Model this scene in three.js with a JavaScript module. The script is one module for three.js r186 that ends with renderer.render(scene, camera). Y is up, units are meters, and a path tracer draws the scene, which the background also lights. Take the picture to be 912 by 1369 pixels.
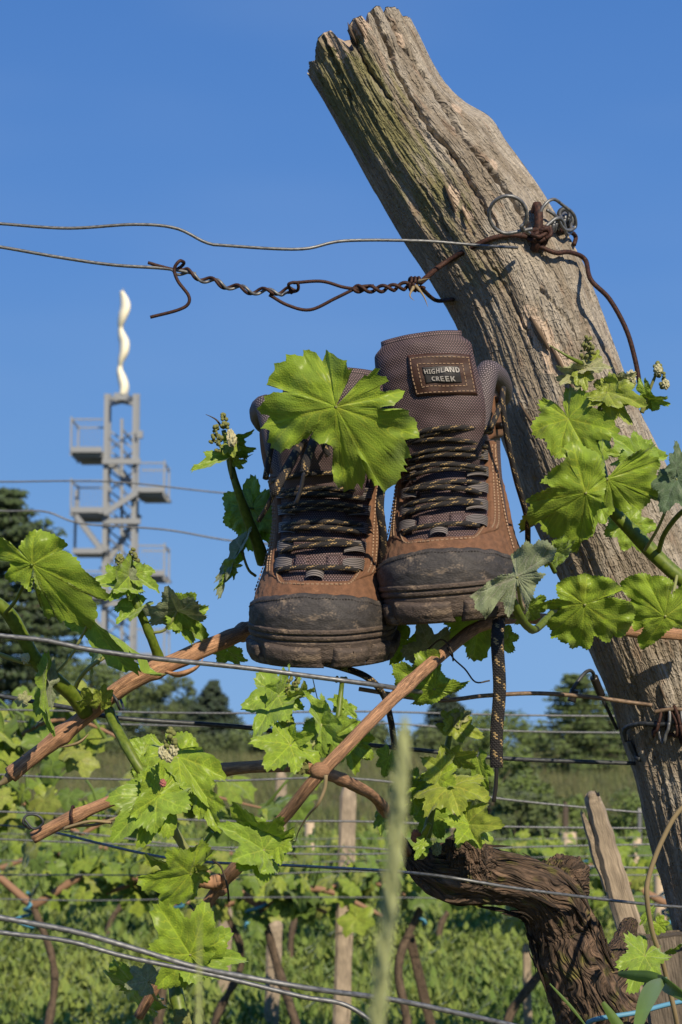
import * as THREE from 'three';
import { mergeGeometries, toCreasedNormals } from 'three/addons/utils/BufferGeometryUtils.js';
import { FontLoader } from 'three/addons/loaders/FontLoader.js';
import { TextGeometry } from 'three/addons/geometries/TextGeometry.js';
import { createNoise2D, createNoise3D } from 'simplex-noise';

// ---------------------------------------------------------------- camera, sky, sun, exposure
const W = 912, H = 1369, F = 2645, PITCH = 6.8 * Math.PI / 180, EYE = new THREE.Vector3(0, 0.8, 0);
const camera = new THREE.PerspectiveCamera(2 * Math.atan(H / 2 / F) * 180 / Math.PI, 682 / 1024, 0.05, 900);
camera.position.copy(EYE); camera.rotation.x = PITCH; camera.updateMatrixWorld();
camera.focus = 1.62; camera.userData.fStop = 20;
const scene = new THREE.Scene();
const renderer = new THREE.WebGLRenderer({ antialias: true });
renderer.setSize(682, 1024); renderer.toneMapping = THREE.LinearToneMapping; renderer.toneMappingExposure = 1.1;
renderer.shadowMap.enabled = true; renderer.shadowMap.type = THREE.PCFSoftShadowMap;
const SUN = new THREE.Vector3(0.34, 0.62, 0.71).normalize();
const sun = new THREE.DirectionalLight(new THREE.Color().setRGB(1, 0.86, 0.65), 5.0);
sun.position.copy(SUN).multiplyScalar(30); sun.target.position.set(0, 0.8, -1.7); sun.castShadow = true; sun.shadow.mapSize.set(4096, 4096);
Object.assign(sun.shadow.camera, { left: -3, right: 3, top: 3, bottom: -3, near: 1, far: 80 });
scene.add(sun, sun.target);
{ // clear blue sky, paler towards the horizon
  const w = 1024, h = 512, cir = createNoise3D(rng(88)), data = new Float32Array(w * h * 4);
  const stops = [[-90, .16, .17, .10], [-3, .20, .28, .32], [0, .212, .385, .660], [4, .178, .350, .645], [8, .138, .300, .605], [14, .098, .243, .570], [22, .067, .190, .500], [40, .038, .140, .410], [90, .026, .100, .320]];
  for (let j = 0; j < h; j++) {
    const e = ((j + .5) / h - .5) * 180; let k = 0; while (k < stops.length - 2 && e > stops[k + 1][0]) k++;
    const a = stops[k], b = stops[k + 1], t = Math.min(1, Math.max(0, (e - a[0]) / (b[0] - a[0])));
    for (let i = 0; i < w; i++) { const o = (j * w + i) * 4, az = i / w * 6.2832, ce = Math.cos(e / 57.3), X = Math.cos(az) * ce, Z = Math.sin(az) * ce, Y = Math.sin(e / 57.3), veil = e < 0 ? 0 : .10 * Math.max(0, cir(X * 3, Y * 11, Z * 3) * .6 + cir(X * 9, Y * 30, Z * 9) * .3 + .1); for (let c = 0; c < 3; c++) data[o + c] = (a[c + 1] + (b[c + 1] - a[c + 1]) * t) * (1 - veil) + veil * [.34, .46, .66][c]; data[o + 3] = 1; }
  }
  const sky = new THREE.DataTexture(data, w, h, THREE.RGBAFormat, THREE.FloatType);
  sky.mapping = THREE.EquirectangularReflectionMapping; sky.magFilter = sky.minFilter = THREE.LinearFilter; sky.needsUpdate = true;
  scene.background = sky; scene.environment = sky;
}

// ---------------------------------------------------------------- helpers
function rng(seed) { let a = seed >>> 0; return () => { a |= 0; a = a + 0x6D2B79F5 | 0; let t = Math.imul(a ^ a >>> 15, 1 | a); t = t + Math.imul(t ^ t >>> 7, 61 | t) ^ t; return ((t ^ t >>> 14) >>> 0) / 4294967296; }; }
const R0 = rng(7), n2 = createNoise2D(rng(11)), n3 = createNoise3D(rng(12));
const V = (x, y, z) => new THREE.Vector3(x, y, z);
const lerp = (a, b, t) => a + (b - a) * t, clamp = (x, a = 0, b = 1) => Math.min(b, Math.max(a, x));
const smooth = (a, b, x) => { const t = clamp((x - a) / (b - a)); return t * t * (3 - 2 * t); };
const fbm = (x, y, o = 4) => { let s = 0, a = .5; for (let i = 0; i < o; i++) { s += a * n2(x, y); x *= 2.03; y *= 2.03; a *= .5; } return s; };
const CR = V(1, 0, 0), CU = V(0, Math.cos(PITCH), Math.sin(PITCH)), CB = V(0, -Math.sin(PITCH), Math.cos(PITCH)); // camera right, up, back (towards the viewer)
const P = (px, py, d) => EYE.clone().addScaledVector(CR, (px - W / 2) / F * d).addScaledVector(CU, -(py - H / 2) / F * d).addScaledVector(CB, -d);
const PZ = (px, py, z) => { const p = P(px, py, 1).sub(EYE); return EYE.clone().addScaledVector(p, z / -p.z); }; // a point at a world distance z in front
function interp(tab, x, c) { // smooth 1-D table
  let k = 0; while (k < tab.length - 2 && x > tab[k + 1][0]) k++;
  const p1 = tab[k], p2 = tab[k + 1], p0 = tab[Math.max(0, k - 1)], p3 = tab[Math.min(tab.length - 1, k + 2)], h = p2[0] - p1[0], t = clamp((x - p1[0]) / h);
  const m1 = (p2[c] - p0[c]) / (p2[0] - p0[0]) * h, m2 = (p3[c] - p1[c]) / (p3[0] - p1[0]) * h, t2 = t * t, t3 = t2 * t;
  return (2 * t3 - 3 * t2 + 1) * p1[c] + (t3 - 2 * t2 + t) * m1 + (-2 * t3 + 3 * t2) * p2[c] + (t3 - t2) * m2;
}
const taken = {};
function numbered(name) { const n = taken[name] = (taken[name] ?? -1) + 1; return n ? `${name}_${String(n).padStart(3, '0')}` : name; }
function thing(name, label, category, group, kind) {
  const o = new THREE.Group(); o.name = numbered(name); o.userData = { label, category };
  if (group) o.userData.group = group; if (kind) o.userData.kind = kind; scene.add(o); return o;
}
function part(name, geo, mat, parent, label) {
  const m = new THREE.Mesh(geo, mat); m.name = name; m.castShadow = m.receiveShadow = true; if (label) m.userData.label = label; parent.add(m); return m;
}
function solo(name, geo, mat, label, category, group, kind) {
  const m = part(numbered(name), geo, mat, scene); m.userData = { label, category };
  if (group) m.userData.group = group; if (kind) m.userData.kind = kind; return m;
}
function grid(nu, nv, f, closeU = false) { // f(u,v,i,j) -> [Vector3, U, V]
  const pos = [], uv = [], idx = [], cols = nu + 1;
  for (let j = 0; j <= nv; j++) for (let i = 0; i <= nu; i++) { const [p, a, b] = f(i / nu, j / nv, i, j); pos.push(p.x, p.y, p.z); uv.push(a, b); }
  for (let j = 0; j < nv; j++) for (let i = 0; i < nu; i++) { const a = j * cols + i, b = a + 1, c = a + cols, d = c + 1; idx.push(a, b, c, b, d, c); }
  const g = new THREE.BufferGeometry(); g.setAttribute('position', new THREE.Float32BufferAttribute(pos, 3)); g.setAttribute('uv', new THREE.Float32BufferAttribute(uv, 2)); g.setIndex(idx);
  g.computeVertexNormals();
  if (closeU) { const n = g.attributes.normal; for (let j = 0; j <= nv; j++) { const a = j * cols, b = a + nu, v = V(n.getX(a) + n.getX(b), n.getY(a) + n.getY(b), n.getZ(a) + n.getZ(b)).normalize(); n.setXYZ(a, v.x, v.y, v.z); n.setXYZ(b, v.x, v.y, v.z); } }
  return g;
}
function frames(pts, n, tension = .5) { // points along a smooth curve with transported frames
  const c = new THREE.CatmullRomCurve3(pts, false, 'catmullrom', tension), P_ = c.getSpacedPoints(n), T = [], N = [], B = [];
  for (let i = 0; i <= n; i++) T.push(P_[Math.min(n, i + 1)].clone().sub(P_[Math.max(0, i - 1)]).normalize());
  let nn = Math.abs(T[0].z) < .9 ? V(0, 0, 1) : V(1, 0, 0);
  for (let i = 0; i <= n; i++) { nn = nn.clone().addScaledVector(T[i], -nn.dot(T[i])).normalize(); N.push(nn); B.push(new THREE.Vector3().crossVectors(T[i], nn)); }
  return { P: P_, T, N, B, len: c.getLength() };
}
function tube(pts, rad, n = 40, seg = 8, opt = {}) { // rad: number or f(t); opt.flat, opt.disp(t, angle)
  const f = frames(pts, n, opt.tension), r = typeof rad === 'number' ? () => rad : rad, fl = opt.flat ?? 1, tw = opt.twist ?? 0;
  const g = grid(seg, n + 2, (u, v, i, j) => {
    const k = clamp(j - 1, 0, n), t = k / n, a = u * Math.PI * 2 + tw * t, R = (j === 0 || j === n + 2 ? 0.001 : 1) * r(t) * (opt.disp ? opt.disp(t, u * Math.PI * 2) : 1);
    return [f.P[k].clone().addScaledVector(f.N[k], Math.cos(a) * R).addScaledVector(f.B[k], Math.sin(a) * R * fl), opt.uv01 ? u : u * 2 * Math.PI * r(t), t * f.len];
  }, true);
  return g;
}
const square = u => { const k = ((u % 1) * 4 + .5) % 4, i = Math.floor(k), f = (k - i) * 2 - 1; return [[1, f], [-f, 1], [-1, -f], [f, -1]][i]; }; // once round a unit square
const crisp = (nu, nv, f) => toCreasedNormals(grid(nu, nv, f), .7);
function boxBeam(a, b, w, h) { // straight bar between two points
  const L = a.distanceTo(b), g = new THREE.BoxGeometry(w, h, L), m = new THREE.Matrix4(), up = Math.abs(b.clone().sub(a).normalize().y) > .95 ? V(0, 0, 1) : V(0, 1, 0);
  m.lookAt(a, b, up); g.applyMatrix4(m); g.translate((a.x + b.x) / 2, (a.y + b.y) / 2, (a.z + b.z) / 2); return g;
}
const merge = list => mergeGeometries(list.map(g => g.index ? g.toNonIndexed() : g), false);
function tex(w, h, f, srgb, rx = 1, ry = 1) { // f(u,v) -> [r,g,b] 0..1 (as stored)
  const d = new Uint8Array(w * h * 4);
  for (let j = 0; j < h; j++) for (let i = 0; i < w; i++) { const c = f(i / w, j / h, i, j), o = (j * w + i) * 4; d[o] = clamp(c[0]) * 255; d[o + 1] = clamp(c[1]) * 255; d[o + 2] = clamp(c[2]) * 255; d[o + 3] = 255; }
  const t = new THREE.DataTexture(d, w, h); t.wrapS = t.wrapT = THREE.RepeatWrapping; t.magFilter = THREE.LinearFilter; t.minFilter = THREE.LinearMipmapLinearFilter; t.generateMipmaps = true;
  if (srgb) t.colorSpace = THREE.SRGBColorSpace; t.repeat.set(rx, ry); t.needsUpdate = true; return t;
}
const grey = f => (u, v, i, j) => { const x = f(u, v, i, j); return [x, x, x]; };
const lin = (r, g, b) => new THREE.Color().setRGB(r, g, b);
const std = o => new THREE.MeshStandardMaterial({ roughness: .8, side: THREE.DoubleSide, ...o });
const phy = o => new THREE.MeshPhysicalMaterial({ roughness: .8, side: THREE.DoubleSide, ...o });
// tileable noise: blends two shifted copies
const tn = (f, x, y, w, h) => { const a = f(x, y), b = f(x - w, y), c = f(x, y - h), d = f(x - w, y - h), u = x / w, v = y / h; return (a * (1 - u) + b * u) * (1 - v) + (c * (1 - u) + d * u) * v; };

// ---------------------------------------------------------------- materials
const M = {};
{ // woven nylon: staggered bright threads
  const f = tex(128, 128, (u, v) => {
    const row = Math.floor(v * 16), x = (u * 12 + (row % 2) * .5) % 1, y = (v * 16) % 1, d = Math.max(Math.abs(x - .5) * 1.5, Math.abs(y - .5) * 1.35);
    const s = smooth(.62, .25, d), q = .30 + .74 * s; return [q * .98, q * .90, q * .92];
  }, true, 1 / .026, 1 / .026);
  const b = tex(128, 128, grey((u, v) => { const row = Math.floor(v * 16), x = (u * 12 + (row % 2) * .5) % 1, y = (v * 16) % 1; return smooth(.8, .1, Math.max(Math.abs(x - .5) * 1.5, Math.abs(y - .5) * 1.35)); }), false, 1 / .026, 1 / .026);
  M.nylon = phy({ color: lin(.205, .158, .154), map: f, bumpMap: b, bumpScale: .0003, roughness: .62, sheen: .25, sheenColor: lin(.5, .4, .42), sheenRoughness: .5 });
  M.collar = phy({ color: lin(.24, .228, .235), map: f, bumpMap: b, bumpScale: .0002, roughness: .7 });
}
{ // nubuck leather with scuffs
  const f = tex(512, 512, (u, v) => {
    const X = u * 8, Y = v * 8, a = tn((x, y) => fbm(x, y, 5), X, Y, 8, 8), b = tn((x, y) => fbm(x * 6, y * 6, 2), X, Y, 8, 8), q = .86 + .20 * a + .10 * b;
    const pale = smooth(.28, .5, tn((x, y) => fbm(x * 1.3 + 40, y * 1.3, 4), X, Y, 8, 8));
    return [q * .92 + .08 * pale, q * .86 + .10 * pale, q * .82 + .10 * pale];
  }, true, 1 / .06, 1 / .06);
  const b = tex(256, 256, grey((u, v) => .5 + .5 * tn((x, y) => fbm(x * 4, y * 4, 3), u * 8, v * 8, 8, 8)), false, 1 / .03, 1 / .03);
  M.leather = phy({ color: lin(.262, .145, .082), map: f, bumpMap: b, bumpScale: .0006, roughness: .9, sheen: .3, sheenColor: lin(.5, .33, .2), sheenRoughness: .6 });
  M.patch = phy({ color: lin(.075, .034, .020), map: f, bumpMap: b, bumpScale: .0004, roughness: .55 });
}
{ // rubber carrying dried mud: grains, smears and blotches
  const dirt = (x, y) => { const big = fbm(x * 1.0 + 9, y * 1.4, 4), fine = fbm(x * 9, y * 9, 3); return smooth(.18, .55, big + .42 * fine) * .85 + smooth(.34, .5, fine) * .22; };
  const mk = (c, d, amt) => tex(512, 512, (u, v) => { const q = clamp(tn(dirt, u * 6, v * 6, 6, 6) * amt), n = 1 + .25 * tn((x, y) => fbm(x * 5, y * 5, 3), u * 6, v * 6, 6, 6); return [lerp(c[0], d[0], q) * n, lerp(c[1], d[1], q) * n, lerp(c[2], d[2], q) * n]; }, true, 1 / .14, 1 / .14);
  const b = tex(256, 256, grey((u, v) => .5 + .4 * tn((x, y) => fbm(x * 3, y * 3, 4), u * 8, v * 8, 8, 8)), false, 1 / .05, 1 / .05);
  M.toecap = phy({ map: mk([.215, .205, .205], [.52, .455, .385], 1.0), bumpMap: b, bumpScale: .0007, roughness: .72 });
  M.sole = phy({ map: mk([.295, .255, .23], [.55, .475, .39], 1.0), bumpMap: b, bumpScale: .0009, roughness: .78 });
}
{ // braided cord with tan flecks in slanting groups
  const f = tex(128, 512, (u, v) => {
    const k = Math.floor(v * 64), x = (u * 10 + (k % 2) * .5) % 1, y = (v * 64) % 1, cell = smooth(.55, .3, Math.max(Math.abs(x - .5), Math.abs(y - .5)));
    const col = Math.floor(u * 10 + (k % 2) * .5), band = ((v * 6 + u * 2.0) % 1 + 1) % 1, tan = band < .34 && (col + k) % 2 === 0;
    return tan ? [.30 + .36 * cell, .25 + .31 * cell, .17 + .21 * cell] : [.05 + .11 * cell, .045 + .10 * cell, .045 + .095 * cell];
  }, true, 1, 1 / .085);
  const b = tex(128, 512, grey((u, v) => { const k = Math.floor(v * 64), x = (u * 10 + (k % 2) * .5) % 1, y = (v * 64) % 1; return smooth(.6, .1, Math.max(Math.abs(x - .5), Math.abs(y - .5))); }), false, 1, 1 / .085);
  M.lace = phy({ map: f, bumpMap: b, bumpScale: .0006, roughness: .75 });
  M.aglet = phy({ color: lin(.02, .018, .017), roughness: .35 });
}
{ const f = tex(64, 64, grey((u, v) => .42 + .58 * smooth(.2, .8, .5 + .5 * Math.cos(u * Math.PI * 2 * 8))), true, 1 / .012, 1 / .012);
  M.webbing = phy({ color: lin(.21, .185, .175), map: f, bumpMap: f, bumpScale: .0004, roughness: .7 }); }
M.thread = std({ color: lin(.33, .22, .14) }); M.darkThread = std({ color: lin(.03, .026, .025) });
M.hook = std({ color: lin(.03, .03, .032), roughness: .35, metalness: .8 });
M.plate = phy({ color: lin(.024, .022, .022), roughness: .45 }); M.letter = phy({ color: lin(.34, .32, .30), roughness: .4 });
const wireMap = tex(64, 512, (u, v) => { const a = fbm(v * 40, u * 2, 3); return [.82 + .3 * a, .82 + .3 * a, .82 + .28 * a]; }, true, 1, 3);
M.wire = std({ color: lin(.26, .27, .28), map: wireMap, roughness: .5, metalness: .55 });
M.darkWire = std({ color: lin(.10, .11, .12), map: wireMap, roughness: .55, metalness: .5 });
M.rust = std({ color: lin(.075, .035, .024), map: tex(64, 256, (u, v) => { const a = fbm(v * 60, u * 6, 4); return [.8 + .6 * a, .75 + .5 * a, .75 + .4 * a]; }, true, 1, 4), roughness: .7, metalness: .3 });
M.paleRust = std({ color: lin(.30, .21, .14), map: wireMap, roughness: .65, metalness: .3 });
M.green = phy({ color: lin(.125, .19, .022), roughness: .5, map: tex(64, 256, (u, v) => { const a = fbm(u * 4, v * 18, 3); return [.95 + .3 * a, .92 + .2 * a, .8 + .3 * a]; }, true, 1, 8) });
M.paleGreen = phy({ color: lin(.24, .26, .09), roughness: .55 });
M.tendril = phy({ color: lin(.05, .035, .02), roughness: .7 }); M.straw = phy({ color: lin(.25, .19, .10), roughness: .7 });
M.bud = phy({ color: lin(.42, .40, .24), roughness: .9 }); M.budGreen = phy({ color: lin(.16, .17, .05), roughness: .9 });
{ // last year's cane: fine fibres along its length
  const f = tex(256, 512, (u, v) => { const a = tn((x, y) => fbm(x * 9, y * .6, 4), u * 8, v * 8, 8, 8), b = tn((x, y) => fbm(x * .8, y * .5 + 9, 3), u * 8, v * 8, 8, 8), s = smooth(.22, .4, tn((x, y) => fbm(x * 5 + 3, y * 5, 2), u * 8, v * 8, 8, 8)); const q = .8 + .62 * a + .26 * b - .28 * s; return [q * .98, q * .84, q * .74]; }, true, 1, 1 / .12);
  const b = tex(256, 512, grey((u, v) => .5 + .5 * tn((x, y) => fbm(x * 9, y * .5, 4), u * 8, v * 8, 8, 8)), false, 1, 1 / .12);
  M.cane = std({ color: lin(.66, .51, .37), map: f, bumpMap: b, bumpScale: .0016, roughness: .75 });
  M.stake = std({ color: lin(.62, .56, .47), map: tex(256, 512, (u, v) => { const a = tn((x, y) => fbm(x * 7, y * .4, 4), u * 8, v * 8, 8, 8), b = tn((x, y) => fbm(x * .8, y * .5 + 9, 3), u * 8, v * 8, 8, 8), q = .72 + .34 * a + .22 * b; return [q, q * .95, q * .89]; }, true, 1, 1 / .25), bumpMap: b, bumpScale: .0012, roughness: .9 });
}

// ---------------------------------------------------------------- vine leaves
const LOBE = [0, 50, 100, 148].map(a => a * Math.PI / 180);
const RC = [[0, 1.0], [13, .88], [26, .66], [38, .80], [50, .93], [64, .80], [77, .62], [88, .72], [100, .80], [116, .68], [130, .58], [148, .62], [160, .50], [171, .27], [180, .05]].map(([a, r]) => [a * Math.PI / 180, r]);
const rc = a => interp(RC, Math.abs(a), 1);
const veins = (() => { // segments of the vein net in leaf units, the tip at (0, 1)
  const seg = [], r = rng(5);
  for (const s of [1, -1]) LOBE.forEach((a, k) => {
    if (k === 0 && s < 0) return; a *= s; const L = rc(a) * .98, dx = Math.sin(a), dy = Math.cos(a); seg.push([0, 0, dx * L, dy * L, .014, 1]);
    for (let t = .18; t < .92; t += .155) for (const q of [1, -1]) { const b = a + q * (.72 + .15 * r()), l = (.36 - .22 * Math.abs(t - .45)) * L * (k === 0 ? 1 : .85); let x = dx * L * t, y = dy * L * t; seg.push([x, y, x + Math.sin(b) * l * .55, y + Math.cos(b) * l * .55, .0085, .8], [x + Math.sin(b) * l * .55, y + Math.cos(b) * l * .55, x + Math.sin(b - q * .18) * l, y + Math.cos(b - q * .18) * l, .006, .6]); }
  });
  return seg;
})();
const leafN = 640, leafVein = new Float32Array(leafN * leafN), leafCell = new Float32Array(leafN * leafN);
{ const S = leafN, toPx = x => (x / 2.2 + .5) * S;
  for (const [x0, y0, x1, y1, w, k] of veins) { const R = w * 3.2, a = toPx(Math.min(x0, x1) - R), b = toPx(Math.max(x0, x1) + R), c = toPx(Math.min(y0, y1) - R), d = toPx(Math.max(y0, y1) + R), L2 = (x1 - x0) ** 2 + (y1 - y0) ** 2;
    for (let j = Math.max(0, c | 0); j <= Math.min(S - 1, d); j++) for (let i = Math.max(0, a | 0); i <= Math.min(S - 1, b); i++) { const x = ((i + .5) / S - .5) * 2.2, y = ((j + .5) / S - .5) * 2.2, t = clamp(((x - x0) * (x1 - x0) + (y - y0) * (y1 - y0)) / L2), q = Math.hypot(x - x0 - t * (x1 - x0), y - y0 - t * (y1 - y0)) / (w * (1 - .6 * t)); const o = j * S + i; leafVein[o] = Math.max(leafVein[o], k * Math.exp(-q * q * .7)); } }
  const r = rng(3), G = 46, pts = []; for (let i = 0; i < G * G; i++) pts.push(r(), r());
  for (let j = 0; j < S; j++) for (let i = 0; i < S; i++) { const x = i / S * G, y = j / S * G, cx = x | 0, cy = y | 0; let a = 9, b = 9; for (let q = -1; q < 2; q++) for (let p = -1; p < 2; p++) { const gx = (cx + p + G) % G, gy = (cy + q + G) % G, o = (gy * G + gx) * 2, d = Math.hypot(cx + p + pts[o] - x, cy + q + pts[o + 1] - y); if (d < a) { b = a; a = d; } else if (d < b) b = d; } leafCell[j * S + i] = b - a; } }
const leafMap = tex(leafN, leafN, (u, v, i, j) => { const o = j * leafN + i, w = leafVein[o], m = 1 + .16 * fbm(u * 7, v * 7, 4), q = m * .86; return [q * .97 + .30 * w, q * .98 + .16 * w, q * .92 + .46 * w]; }, true);
const leafBump = tex(leafN, leafN, grey((u, v, i, j) => { const o = j * leafN + i; return clamp(.2 + .75 * Math.sqrt(clamp(leafCell[o] * 1.3))); }), false); leafBump.channel = 1;
const leafMat = (r, g, b, o = {}) => phy({ color: lin(r, g, b), map: leafMap, bumpMap: leafBump, bumpScale: .00032, roughness: .95, transmission: .32, thickness: 0, clearcoat: .4, clearcoatRoughness: .36, ...o });
M.leaf = leafMat(.330, .495, .016); M.leafYoung = leafMat(.36, .46, .035); M.leafMid = leafMat(.300, .470, .028);
M.leafPale = leafMat(.30, .36, .21, { clearcoat: .1 }); M.leafBlue = leafMat(.12, .20, .10, { clearcoat: .2 }); M.leafCream = leafMat(.48, .50, .24, { clearcoat: .1 });
M.leafDry = leafMat(.30, .27, .11, { clearcoat: .1 });

// outline: list of {x, y} in metres on the leaf's plane round the stalk's end; uvs: the same points on the canonical leaf
function leafGeometry(out, uvs, shape, place, rings = 11) {
  const n = out.length;
  const flatUv = [], g = grid(n, rings, (u, v, i) => {
    const k = i % n, rho = .015 + .985 * Math.pow(v, .8), x = out[k].x * rho, y = out[k].y * rho;
    return [place(x, y, shape(x, y, rho, uvs[k])), (uvs[k].x * rho) / 2.2 + .5, (uvs[k].y * rho) / 2.2 + .5];
  });
  for (let j = 0; j <= rings; j++) for (let i = 0; i <= n; i++) { const rho = .015 + .985 * Math.pow(j / rings, .8); flatUv.push(out[i % n].x * rho / .085, out[i % n].y * rho / .085); }
  g.setAttribute('uv1', new THREE.Float32BufferAttribute(flatUv, 2)); return g;
}
function teeth(a, seed, amp) { // saw-edged margin
  const per = .125, k = Math.floor(a / per + 40), t = a / per + 40 - k, h = .6 + .8 * Math.abs(Math.sin(k * 12.9 + seed * 3.1)); return amp * h * (t < .62 ? t / .62 : (1 - t) / .38);
}
function makeLeaf(n, seed, w = 1, amp = .10) {
  const out = [], r = rng(seed * 97 + 5), wob = [r(), r(), r()];
  for (let i = 0; i < n; i++) { const a = -Math.PI + (i + .5) / n * Math.PI * 2, q = 1 + .09 * Math.sin(a * 2.3 + wob[0] * 6) + .06 * Math.sin(a * 5 + wob[1] * 6), R = rc(a) * q * (.93 + teeth(a, seed, amp) * smooth(.15, .4, rc(a))); out.push({ x: Math.sin(a) * R * w, y: Math.cos(a) * R, ux: Math.sin(a) * rc(a), uy: Math.cos(a) * rc(a) }); }
  return out;
}
function petiole(parent, a, b, r0 = .0013, mat = M.paleGreen, sag = .006) {
  const m = a.clone().lerp(b, .5).add(V(0, -sag, 0)); return part('petiole', tube([a, m, b], r0, 10, 6), mat, parent);
}
// a leaf given by where its stalk ends (J), where its tip is (T), turned about its midrib by roll
function leaf(parent, J, T, o = {}) {
  const a = P(...J), b = P(...T), Y = b.clone().sub(a), len = Y.length() * .84; Y.normalize();
  let N = CB.clone().addScaledVector(Y, -CB.dot(Y)).normalize(); N.applyAxisAngle(Y, o.roll ?? 0); const X = new THREE.Vector3().crossVectors(Y, N), seed = o.seed ?? Math.floor(R0() * 999);
  const raw = makeLeaf(o.n ?? 150, seed, 1, o.amp ?? .10), w = (o.w ?? 1) * len, out = raw.map(p => ({ x: p.x * w, y: p.y * len })), uvs = raw.map(p => ({ x: p.ux, y: p.uy }));
  const fold = o.fold ?? .25, curl = o.curl ?? .35, ruf = o.ruffle ?? .09;
  const shape = (x, y, rho, uv) => { const X_ = x / len, Y_ = y / len, ang = Math.atan2(uv.x, uv.y); let g = 0; for (const l of LOBE) g = Math.max(g, Math.exp(-(((Math.abs(ang) - l) / .10) ** 2))); return len * (fold * Math.abs(X_) - curl * (X_ * X_ * .8 + Y_ * Y_ * .6) - .035 * g * rho + ruf * rho * rho * n3(X_ * 2.6 + seed, Y_ * 2.6, seed * .37) + .012 * n3(X_ * 6, Y_ * 6, seed)); };
  const geo = leafGeometry(out, uvs, shape, (x, y, z) => a.clone().addScaledVector(X, x).addScaledVector(Y, y).addScaledVector(N, z), o.rings ?? 11);
  const m = part('leaf', geo, o.mat ?? M.leaf, parent, o.label); if (o.pet) petiole(m, a, P(...o.pet), o.pr, o.pm, o.sag); return m;
}
// a leaf whose margin was read off the photograph point by point; it has its own tilt, folds and curl in depth
function tracedLeaf(parent, zoom, d, J, pts, lobes, o = {}) {
  const [ox, oy, s] = zoom, jx = ox + J[0] / s, jy = oy + J[1] / s, a = P(jx, jy, d), k = d / F, toM = p => ({ x: (ox + p[0] / s - jx) * k, y: -(oy + p[1] / s - jy) * k });
  const raw = pts.map(toM), L = lobes.map(([x, y, c]) => { const p = toM([x, y]); return { a: Math.atan2(p.x, p.y), c: c * Math.PI / 180 }; });
  const size = Math.max(...raw.map(p => Math.hypot(p.x, p.y))), out = [];
  for (let i = 0; i < raw.length; i++) { const p = raw[i], q = raw[(i + 1) % raw.length], n = Math.max(1, Math.round(Math.hypot(q.x - p.x, q.y - p.y) / size / .022)); for (let t = 0; t < n; t++) { const u = t / n, bow = size * (.008 * Math.sin(u * Math.PI) + (n > 3 ? (o.teeth ?? .022) * (((t + i) % 3) / 2 - .25) : 0)); const nx = -(q.y - p.y), ny = q.x - p.x, nl = Math.hypot(nx, ny) || 1; out.push({ x: lerp(p.x, q.x, u) + nx / nl * bow * (o.bow ?? 1), y: lerp(p.y, q.y, u) + ny / nl * bow * (o.bow ?? 1) }); } }
  // angles unwrapped along the list of lobes, then mapped to the canonical lobes
  const un = (x, ref) => { while (x - ref > Math.PI) x -= 2 * Math.PI; while (x - ref < -Math.PI) x += 2 * Math.PI; return x; };
  const mid = L.reduce((m, l) => Math.abs(l.c) < Math.abs(m.c) ? l : m); L.forEach(l => { l.d = l.a - mid.a; while (l.d > Math.PI) l.d -= 2 * Math.PI; while (l.d < -Math.PI) l.d += 2 * Math.PI; }); // lobes opposite the tip keep the sign of their canonical angle
  const flip = L.filter(l => l.c > 10).reduce((s2, l) => s2 + l.d, 0) < 0 ? -1 : 1; L.forEach(l => { l.d *= flip; if (l.c > 120 && l.d < 0) l.d += 2 * Math.PI; if (l.c < -120 && l.d > 0) l.d -= 2 * Math.PI; }); L.sort((p, q) => p.d - q.d);
  const tab = [[L[0].d - (Math.PI + L[0].c), -Math.PI], ...L.map(l => [l.d, l.c]), [L[L.length - 1].d + (Math.PI - L[L.length - 1].c), Math.PI]];
  const canon = x => { let i = 0; while (i < tab.length - 2 && x > tab[i + 1][0]) i++; return lerp(tab[i][1], tab[i + 1][1], clamp((x - tab[i][0]) / (tab[i + 1][0] - tab[i][0]))); };
  const uvs = out.map(p => { const t = un((Math.atan2(p.x, p.y) - mid.a), 0) * flip, c = canon(t), R = rc(c); return { x: Math.sin(c) * R, y: Math.cos(c) * R }; });
  const [tx, ty] = o.tilt ?? [0, 0], seed = o.seed ?? 3;
  const shape = (x, y, rho, uv) => { const X_ = x / size, Y_ = y / size, ang = Math.atan2(uv.x, uv.y); let g = 0; for (const l of LOBE) g = Math.max(g, Math.exp(-(((Math.abs(ang) - l) / .11) ** 2))); const cx = o.axis ? X_ * o.axis[0] + Y_ * o.axis[1] : X_; return size * (tx * X_ + ty * Y_ - (o.curl ?? .3) * (X_ * X_ + Y_ * Y_) + (o.fold ?? 0) * Math.abs(cx) - .045 * g * rho * (1.2 - rho * .5) + (o.ruffle ?? .1) * rho * rho * n3(X_ * 2.4 + seed, Y_ * 2.4, seed) + .010 * n3(X_ * 6, Y_ * 6, seed)); };
  const geo = leafGeometry(out, uvs, shape, (x, y, z) => a.clone().addScaledVector(CR, x).addScaledVector(CU, y).addScaledVector(CB, z), 16);
  const m = part('leaf', geo, o.mat ?? M.leaf, parent, o.label); if (o.pet) petiole(m, a, P(...o.pet), o.pr ?? .0014, o.pm, o.sag); return m;
}
const shootStem = (parent, pts, r0, r1, mat = M.green) => part('shoot', tube(pts.map(p => P(...p)), t => lerp(r0, r1, t) * (1 + .10 * Math.max(0, Math.sin(t * 19))), 36, 10, { uv01: true }), mat, parent);
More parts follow.
